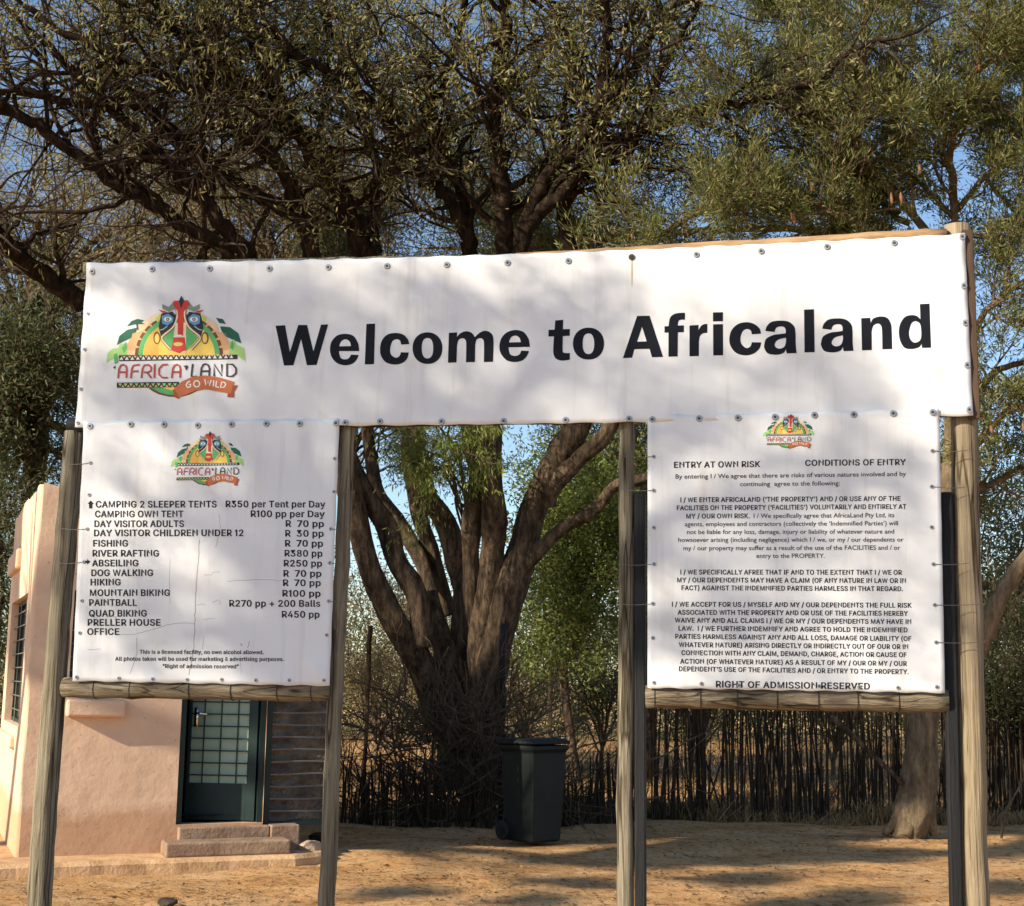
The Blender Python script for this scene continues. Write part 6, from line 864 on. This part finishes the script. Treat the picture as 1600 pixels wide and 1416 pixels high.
pB = D(735, 1200, 16.9); brush('brushwood', (pB[0], pB[1], 0), 210, (.7, 1.9), (.005, .016), M['twig'], 'tangle of dead grey twigs around the foot of the big tree', 51, (.75, .3))
pB = D(705, 1100, 16.9); brush('brushwood', (pB[0], pB[1], 0), 190, (.5, 1.4), (.005, .015), M['bark_light'], 'brown broken branches caught between the stems of the big tree', 52, (.42, .2), .75)
# --- foliage trees
def leafy_tree(name, base, trunk_pts, r0, tips, cfg, per, spread, ln, wd, mleaf, mbark, label, seed, group=None, up=0.0, along=.6, cat='tree'):
    """trunk polyline, then boughs to the given crown points, each ending in twigs and leaves"""
    t = thing(name, base, label, cat, group); W = Wood(seed); tp = catmull(np.array(trunk_pts), 5); rr = np.linspace(r0, r0 * .55, len(tp)); W.b.tube(tp, rr * (1 + W.r.normal(0, .05, len(tp))), 10, wob=.05, rng=W.r)
    for q in tips:
        q = np.array(q); i = W.r.integers(len(tp) // 2, len(tp)); a = tp[i]; L = np.linalg.norm(q - a); m = a + (q - a) * .5 + np.array([W.r.normal(0, .08 * L), W.r.normal(0, .08 * L), .08 * L]); C_ = catmull([a, m, q], 6) + W.r.normal(0, .015, (13, 3)); C_[0] = a; r_ = np.linspace(r0 * .42, .012, 13); W.b.tube(C_, r_, 6); W.sprout((C_, r_), cfg.get('every', .25), cfg['len'], cfg, cfg.get('t0', .45))
    W.b.build('trunk', [mbark, mbark], t, smooth=True); crown('crown', W.anch, per, spread, ln, wd, mleaf, t, seed + 1, along, up); return t, W
# right-hand tree
rt_d = 15.0; b0 = G(1425, 1302)
rtree = thing('feathery_tree', (b0[0], b0[1], -.05), 'green feathery tree with a stout flared trunk rising behind the entry notice', 'tree')
Rw = Wood(61)
Rw.limb([(1418, 1312), (1430, 1255), (1438, 1190), (1447, 1110), (1460, 1000), (1472, 880), (1482, 760), (1490, 640), (1493, 500), (1492, 345)], b0[1], b0[1] - .2, 58, 17, .008, 24)
Rw.limb([(1384, 1304), (1402, 1280), (1422, 1235), (1432, 1180)], b0[1] - .05, b0[1], 10, 40, .006, 12); Rw.limb([(1460, 1305), (1452, 1275), (1445, 1225), (1442, 1170)], b0[1], b0[1], 12, 38, .006, 12); Rw.limb([(1412, 1312), (1422, 1270), (1434, 1200)], b0[1] - .18, b0[1], 24, 40, .006, 12)
Rw.limb([(1490, 1080), (1520, 1030), (1545, 975), (1565, 930), (1600, 875), (1660, 830)], b0[1] - .1, b0[1] - .6, 34, 22, .01, 10)
br = [([(1540, 275), (1575, 320), (1625, 370)], -.2, -.5, 8, 5), ([(1560, 258), (1590, 200), (1600, 140)], -.2, .3, 8, 5), ([(1492, 360), (1540, 370), (1600, 330), (1650, 300)], .1, .7, 9, 5), ([(1492, 345), (1490, 280), (1485, 220), (1525, 115), (1540, 40), (1550, -20)], 0, -1.2, 15, 7), ([(1494, 330), (1540, 275), (1600, 235), (1660, 200)], 0, -.8, 11, 7), ([(1492, 345), (1440, 290), (1400, 260), (1340, 215), (1290, 180)], 0, .5, 9, 5),
      ([(1490, 400), (1420, 330), (1345, 240), (1330, 215), (1338, 155), (1348, 100), (1350, 20), (1352, -30)], 0, -1.0, 14, 7), ([(1334, 168), (1290, 168), (1250, 160), (1200, 140), (1140, 130)], -.6, -1.0, 8, 4), ([(1336, 172), (1380, 178), (1430, 190), (1480, 180)], -.6, -.8, 8, 5),
      ([(1488, 520), (1400, 400), (1300, 330), (1200, 300), (1100, 330), (1000, 380)], 0, -1.4, 18, 7), ([(1480, 470), (1380, 380), (1260, 360), (1120, 360), (960, 370), (850, 390)], .1, 1.6, 17, 6), ([(1491, 560), (1530, 500), (1580, 450), (1650, 420)], 0, -.5, 12, 8), ([(1488, 640), (1530, 600), (1580, 570), (1660, 560)], 0, .8, 14, 9), ([(1486, 700), (1530, 690), (1580, 640), (1640, 640)], 0, -.8, 12, 8),
      ([(1485, 220), (1440, 120), (1420, 40), (1410, -30)], 0, .9, 9, 5), ([(1525, 115), (1560, 90), (1610, 60)], -.5, -.8, 7, 5), ([(1400, 330), (1290, 260), (1220, 230), (1130, 250)], .2, .8, 10, 5), ([(1600, 235), (1560, 160), (1580, 80), (1600, 0)], -.6, 0, 9, 5), ([(1480, 760), (1400, 700), (1330, 640)], 0, 1.0, 14, 8), ([(1420, 350), (1330, 290), (1250, 90), (1230, 20), (1220, -30)], .3, 1.2, 11, 6), ([(1482, 780), (1540, 760), (1600, 730), (1660, 720)], .1, .6, 12, 8)]
cfgR = dict(max=2, kids=(6, 5), jit=.16, up=.22, seg=.10, rmin=.0035)
for pix, a, c, w0_, w1_ in br: Rw.sprout(Rw.limb(pix, b0[1] + a, b0[1] + c, w0_, w1_, .012, 8), .13, (.40, 1.0), cfgR, .12)
Rw.b.build('trunk', [M['bark_pale'], M['bark_pale']], rtree, smooth=True); crown('crown', Rw.anch, 5, .04, .085, .015, M['leaf_right'], rtree, 62, 1.3, .5)
print('right anchors', len(Rw.anch))
for k, (x, y) in enumerate([(1236, 343), (1267, 296), (1215, 322), (1211, 145), (1392, 312), (1407, 312), (1436, 268), (1015, 342), (960, 366), (987, 370), (1528, 105), (1548, 676), (1598, 672), (1240, 346)]):
    p = D(x, y - 12, b0[1] - 1.2); b = MB(); r = np.random.default_rng(k); l = r.uniform(.09, .15); b.tube([p, p + [.004, 0, -l * .15], p + [.008, 0, -l * .5], p + [.012, 0, -l * .85], p + [.014, 0, -l]], [.003, .013, .02, .015, .003], 6, wob=.25, rng=r); b.build('seed_pod', M['pod'], rtree, smooth=True)
# drooping green foliage before the big stems, and the lime tree behind
def drop_tips(pix, dep, r, j=.25): return [D(x, y, dep + r.normal(0, j)) for x, y in pix]
rr_ = np.random.default_rng(5)
def px_cloud(x0, x1, y0, y1, n, dep, j, r):
    return [D(r.uniform(x0, x1), r.uniform(y0, y1), dep + r.normal(0, j)) for _ in range(n)]
cfgL = dict(max=1, kids=(5,), jit=.22, up=-.25, seg=.11, len=(.35, .8), every=.22, t0=.5)
bz = lambda x, dep: np.array([D(x, 1100, dep)[0], dep, -.05])
p = bz(735, 18.6); leafy_tree('willowy_tree', p, [p, D(738, 1000, 18.6), D(730, 800, 18.4), D(712, 690, 18.0)], .05, px_cloud(635, 730, 640, 740, 9, 16.6, .3, rr_), cfgL, 8, .05, .085, .015, M['leaf_lime'], M['bark_light'], 'slim tree with drooping narrow leaves in front of the big stems', 71, along=.5, up=-.9)
p = bz(528, 19.5); leafy_tree('willowy_tree', p, [p, D(532, 900, 19.5), D(550, 690, 19.5)], .06, px_cloud(545, 640, 630, 740, 9, 19.4, .5, rr_) + px_cloud(480, 610, 320, 400, 8, 18.6, .4, rr_), cfgL, 7, .06, .08, .016, M['leaf_dark'], M['bark'], 'dark leaved tree standing left behind the big stems', 73, along=.5, up=-.5)
cfgM = dict(max=1, kids=(6,), jit=.22, up=.02, seg=.13, len=(.5, 1.1), every=.28, t0=.4)
p = bz(905, 22.5); leafy_tree('lime_tree', p, [p, D(880, 1050, 22.5), D(905, 1000, 22.5), D(925, 900, 22.4)], .08, px_cloud(835, 985, 850, 985, 26, 22.3, .8, rr_) + px_cloud(860, 990, 730, 860, 13, 22.5, .8, rr_), cfgM, 8, .09, .085, .036, M['leaf_lime'], M['bark'], 'leafy yellow green tree behind the bin, right of the big stems', 75)
p = bz(985, 25.5); leafy_tree('olive_tree', p, [p, D(990, 950, 25.5), D(1000, 800, 25.5)], .15, px_cloud(900, 1060, 640, 860, 22, 25.5, 1.0, rr_), cfgM, 7, .12, .09, .026, M['leaf_dark'], M['bark'], 'olive green tree farthest back on the right of the big stems', 77)
# dark tree left behind the gate house
p = bz(40, 21.0); leafy_tree('shady_tree', p, [p, D(45, 900, 21), D(60, 650, 21), D(70, 450, 21)], .22, px_cloud(-110, 150, 480, 800, 34, 20.6, 1.2, rr_), dict(cfgM, len=(.6, 1.3)), 9, .11, .10, .026, M['leaf_dark'], M['bark'], 'dense dark green tree behind the gate house at the left', 79)
p = bz(-30, 23.5); leafy_tree('shady_tree', p, [p, D(-20, 800, 23.5), D(40, 560, 23.5), D(70, 420, 23.5)], .2, px_cloud(-90, 360, 250, 470, 34, 23.0, 1.2, rr_), dict(cfgM, len=(.6, 1.4), up=.1), 5, .09, .075, .02, M['leaf_dry'], M['bark_light'], 'thin grey olive tree with sparse dry leaves, sky showing through, upper left', 81)
p = bz(-60, 18.0); leafy_tree('shady_tree', p, [p, D(-50, 1000, 18), D(-25, 850, 18), D(-20, 760, 18)], .12, px_cloud(-60, 30, 780, 1020, 12, 18.2, .5, rr_), dict(cfgM, len=(.4, .9)), 9, .09, .085, .024, M['leaf_dark'], M['bark'], 'dark bushy tree past the left wall of the gate house', 82)
# scrub along the far side of the dry grass
def bush(x0, x1, y0, dep, n, mt, label, seed, grp='bushes beyond the dry grass'):
    r = np.random.default_rng(seed); p = bz((x0 + x1) / 2, dep); leafy_tree('bush', p, [p, p + [0, 0, .3], p + [.05, 0, .6]], .05, px_cloud(x0, x1, y0, 1085, n, dep, .7, r), dict(max=1, kids=(5,), jit=.3, up=.05, seg=.14, len=(.4, 1.0), every=.3, t0=.2), 6, .10, .085, .024, mt, M['twig'], label, seed, grp, cat='bush')
p = bz(420, 24.5); leafy_tree('thin_tree', p, [p, D(420, 800, 24.5), D(440, 560, 24.5), D(450, 430, 24.5)], .2, px_cloud(170, 700, 210, 420, 40, 24.5, 1.2, rr_), dict(cfgM, len=(.6, 1.4), up=.1), 5, .09, .08, .022, M['leaf_dry'], M['bark_light'], 'thin dry leaved tree far behind the middle of the welcome banner', 83)
p = bz(1010, 23.5); leafy_tree('thin_tree', p, [p, D(1005, 800, 23.5), D(940, 560, 23.5), D(840, 430, 23.5)], .18, px_cloud(650, 1020, 220, 440, 30, 23.5, 1.0, rr_), dict(cfgM, len=(.6, 1.3), up=.1), 6, .09, .08, .022, M['leaf_dark'], M['bark'], 'greyish green tree far behind the right half of the welcome banner', 85)
bush(530, 650, 880, 27, 12, M['leaf_dry'], 'grey dry bush between the left stems of the big tree and the price board', 91)
bush(600, 760, 960, 30, 12, M['leaf_dry'], 'dry brown bush seen between the stems of the big tree', 92)
bush(760, 880, 930, 29, 14, M['leaf_dry'], 'pale dry bush straight above the bin', 93)
bush(870, 1010, 960, 27, 14, M['leaf_dark'], 'dark low bush right of the pale fence post', 94)
bush(1000, 1180, 900, 24, 18, M['leaf_dark'], 'dark bush behind the left half of the entry notice', 95)
bush(1480, 1680, 700, 19.5, 26, M['leaf_dark'], 'dark bush right of the frame behind the tall reed fence', 96)
bush(1180, 1420, 900, 25, 16, M['leaf_dry'], 'dry bush behind the right half of the entry notice', 97)
r97 = np.random.default_rng(97)
def treeline():
    tips = []; r = np.random.default_rng(101); A = []
    for k in range(2700):
        x = r.uniform(-26, 26); y = r.uniform(36, 48); z = abs(r.normal(0, 1)) * 2.3 + .2; A.append((np.array([x, y, z]), np.array([r.normal(), r.normal(), r.normal()])))
    A = [(a + r.normal(0, .7, 3) * [1, 1, .6], d) for a, d in A for _ in range(10)]
    V, q = leaves(A, 7, .2, .16, .05, r); V[:, 2] = np.maximum(V[:, 2], 0); o = bigmesh('far_scrub', V, q, M['leaf_dark']); tag(o, 'far off grey green scrub closing the view', 'scrub', kind='stuff')
treeline()
# dry grass behind the fence, litter on the sand
def grass():
    r = np.random.default_rng(111); n = 60000; y = 17.3 + 20 * r.uniform(0, 1, n) ** 1.6; x = r.uniform(-.36, .40, n) * y; keep = np.sin(x * 1.9 + 1) * np.sin(y * 1.3) + r.normal(0, .6, n) > -.5; x, y = x[keep], y[keep]; n = len(x)
    z = gh(x, y) - .01; h = r.uniform(.04, .16, n) * (1 + .8 * (np.sin(x * 2.3) * np.sin(y * 1.7) > .3)); a = r.uniform(0, 6.28, n); w_ = .006 + y * .00025; dx, dy = np.cos(a) * w_, np.sin(a) * w_; lx, ly = r.normal(0, .6, n) * h, r.normal(0, .6, n) * h
    V = np.stack([np.stack([x - dx, y - dy, z], 1), np.stack([x + dx, y + dy, z], 1), np.stack([x + lx + dx * .2, y + ly + dy * .2, z + h], 1), np.stack([x + lx - dx * .2, y + ly - dy * .2, z + h], 1)], 1).reshape(-1, 3)
    o = bigmesh('dry_grass', V, np.arange(4 * n).reshape(-1, 4), M['straw']); tag(o, 'pale dry grass behind the reed fence', 'grass', kind='stuff')
grass()
def litter():
    r = np.random.default_rng(121); n = 42000; y = 8.5 + 8.5 * r.uniform(0, 1, n); x = r.uniform(-.37, .40, n) * y; dens = .45 + .55 * np.sin(x * .9 + y * 1.7) * np.sin(y * 2.2 + .5); keep = (r.uniform(0, 1, n) < dens + .25)
    inap = np.array([(np.dot(np.array([a, c_, 0]) - C0, -E2) < 1.0 and np.dot(np.array([a, c_, 0]) - C0, E1) < fu(FWp(505, 1330))) for a, c_ in zip(x, y)]); keep &= ~inap; x, y = x[keep], y[keep]; n = len(x); z = gh(x, y) + .006
    l = .005 + .03 * r.uniform(0, 1, n) ** 4; a = r.uniform(0, 6.28, n); w_ = l * r.uniform(.15, .5, n); c, s_ = np.cos(a), np.sin(a); t1, t2 = r.normal(0, .22, n) * l, np.abs(r.normal(0, .28, n)) * l
    V = np.stack([np.stack([x - c * l, y - s_ * l, z], 1), np.stack([x + s_ * w_, y - c * w_, z + t2 * .5], 1), np.stack([x + c * l, y + s_ * l, z + np.abs(t1)], 1), np.stack([x - s_ * w_, y + c * w_, z + t2], 1)], 1).reshape(-1, 3)
    o = bigmesh('leaf_litter', V, np.arange(4 * n).reshape(-1, 4), M['litter']); tag(o, 'dry leaves and bits of straw strewn over the sand', 'leaf litter', kind='stuff')
litter()
p = G(1567, 1310); T2 = Wood(131); pl = thing('sapling', (p[0], p[1], 0), 'thin bare sapling right of the right-hand pole', 'sapling'); T2.limb([(1565, 1310), (1570, 1270), (1590, 1235), (1600, 1215)], p[1], p[1], 4, 2.5, .004, 6); T2.limb([(1571, 1268), (1580, 1255), (1576, 1235)], p[1], p[1], 3, 2, .003, 5); T2.b.build('stem', M['twig'], pl)
# ------------------------------------------------------------------ trees behind the photographer that throw the dappled shade
GAPS = [(LWp(45, 820), .9), (LWp(30, 1050), .9), (FWp(180, 1180), 1.5), (FWp(110, 950), 1.2), (D(1404, 1284, 15.3), .6), (D(1415, 1250, 15.3), .45), (D(620, 865, 17.1), .6), (D(600, 800, 17.0), .6), (D(640, 940, 17.1), .5), (D(735, 880, 17.3), .5), (D(730, 960, 17.3), .45), (D(850, 740, 17), .5), (D(712, 1190, 17.0), .22)]      # openings in the crowns
def shade_clump(target, dist, r, rz): return (np.array(target) + SUN / math.cos(SUN_EL) * dist, r, rz)
def shade_tree(name, base, clumps, n, ln, wd, label, seed):
    t = thing(name, base, label, 'tree'); r = np.random.default_rng(seed); b = MB(); base = np.array(base); cz = np.mean([c for c, _, _ in clumps], axis=0); fork = base + (cz - base) * np.array([.8, .8, .86]); b.tube(catmull([base, base + (fork - base) * .5 + [.2, .1, 0], fork], 5), np.linspace(.25, .13, 11), 10); A = []
    for c, rx, rz in clumps:
        m = (fork + c) / 2 + [0, 0, .3]; b.tube(catmull([fork, m, c], 5), np.linspace(.06, .012, 11), 6); k = int(n * rx * rx)
        for _ in range(k):
            q = r.normal(0, 1, 3); q *= r.uniform(.2, 1) ** .4 / np.linalg.norm(q); p_ = c + q * [rx, rx, rz]
            if any(np.linalg.norm((p_ - g_) - SUN * np.dot(p_ - g_, SUN)) < gr for g_, gr in GAPS): continue
            A.append((p_, r.normal(0, 1, 3)))
    b.build('trunk', M['bark_light'], t, smooth=True); V, q = leaves(A, 5, .07, ln, wd, r); bigmesh('crown', V, q, M['leaf_right'], t)
rs = np.random.default_rng(141)
cl = [shade_clump(S(x, y), 12 + rs.normal(0, 2.0), rs.uniform(.18, .36), rs.uniform(.07, .14)) for x, y in [(230, 450), (300, 440), (380, 470), (450, 500), (540, 480), (620, 470), (700, 490), (790, 490), (560, 640), (640, 630), (720, 610), (330, 640), (160, 600), (200, 760), (420, 700), (470, 760), (440, 840), (490, 900), (400, 900), (330, 980), (250, 1000), (180, 1040), (470, 1030), (150, 900), (870, 520), (950, 600), (1230, 590), (1300, 560), (1100, 620), (1080, 720), (1300, 720), (1420, 740), (1140, 860), (1380, 850), (1240, 980), (1430, 980), (1100, 1040), (900, 470), (980, 440)]]
shade_tree('wild_olive', (-13.0, -1.5, 0), cl, 520, .085, .03, 'tall loose crowned tree behind the photographer, shading the banners', 142)
cl = [shade_clump(G(x, y), 21 + rs.normal(0, 1.5), rs.uniform(.9, 1.3), rs.uniform(.3, .42)) for x, y in [(570, 1308), (680, 1312), (770, 1306), (860, 1310), (950, 1306), (1040, 1304), (1130, 1308), (1220, 1306), (1310, 1308), (1490, 1312), (740, 1285), (840, 1280), (960, 1280), (1080, 1275), (1180, 1278), (1280, 1275), (1560, 1280), (620, 1290), (1620, 1300)] + [(x, 1322) for x in range(640, 1360, 90)]]
cl += [shade_clump(G(x, y), 20 + rs.normal(0, 2), rs.uniform(.25, .45), rs.uniform(.05, .09)) for x, y in [(620, 1392), (900, 1376), (820, 1402), (1150, 1366), (1330, 1392), (1250, 1408), (1570, 1384)]]
shade_tree('wild_olive', (-19.5, 9.0, 0), cl, 1000, .11, .045, 'broad dense crowned tree left behind the photographer, shading the sand', 143)
cl = [shade_clump(D(x, y, 17), 27 + rs.normal(0, 2), rs.uniform(1.0, 1.4), rs.uniform(.6, .9)) for x, y in [(560, 1180), (640, 1160), (740, 1150), (850, 1160), (950, 1170), (760, 1080), (1080, 1180), (1180, 1160), (1300, 1150), (1420, 1160), (1560, 1150), (1640, 1100), (1560, 1000), (540, 1080)]]
cl += [shade_clump(D(x, y, 17.2), 26 + rs.normal(0, 1.5), rs.uniform(.45, .65), rs.uniform(.3, .45)) for x, y in [(565, 860), (600, 960), (690, 850), (700, 940), (770, 800), (800, 900), (780, 980), (850, 830), (880, 720), (660, 760)]]
shade_tree('wild_olive', (-25.5, 11.0, 0), cl, 480, .13, .055, 'tallest tree far left behind the photographer, shading the big tree', 144)
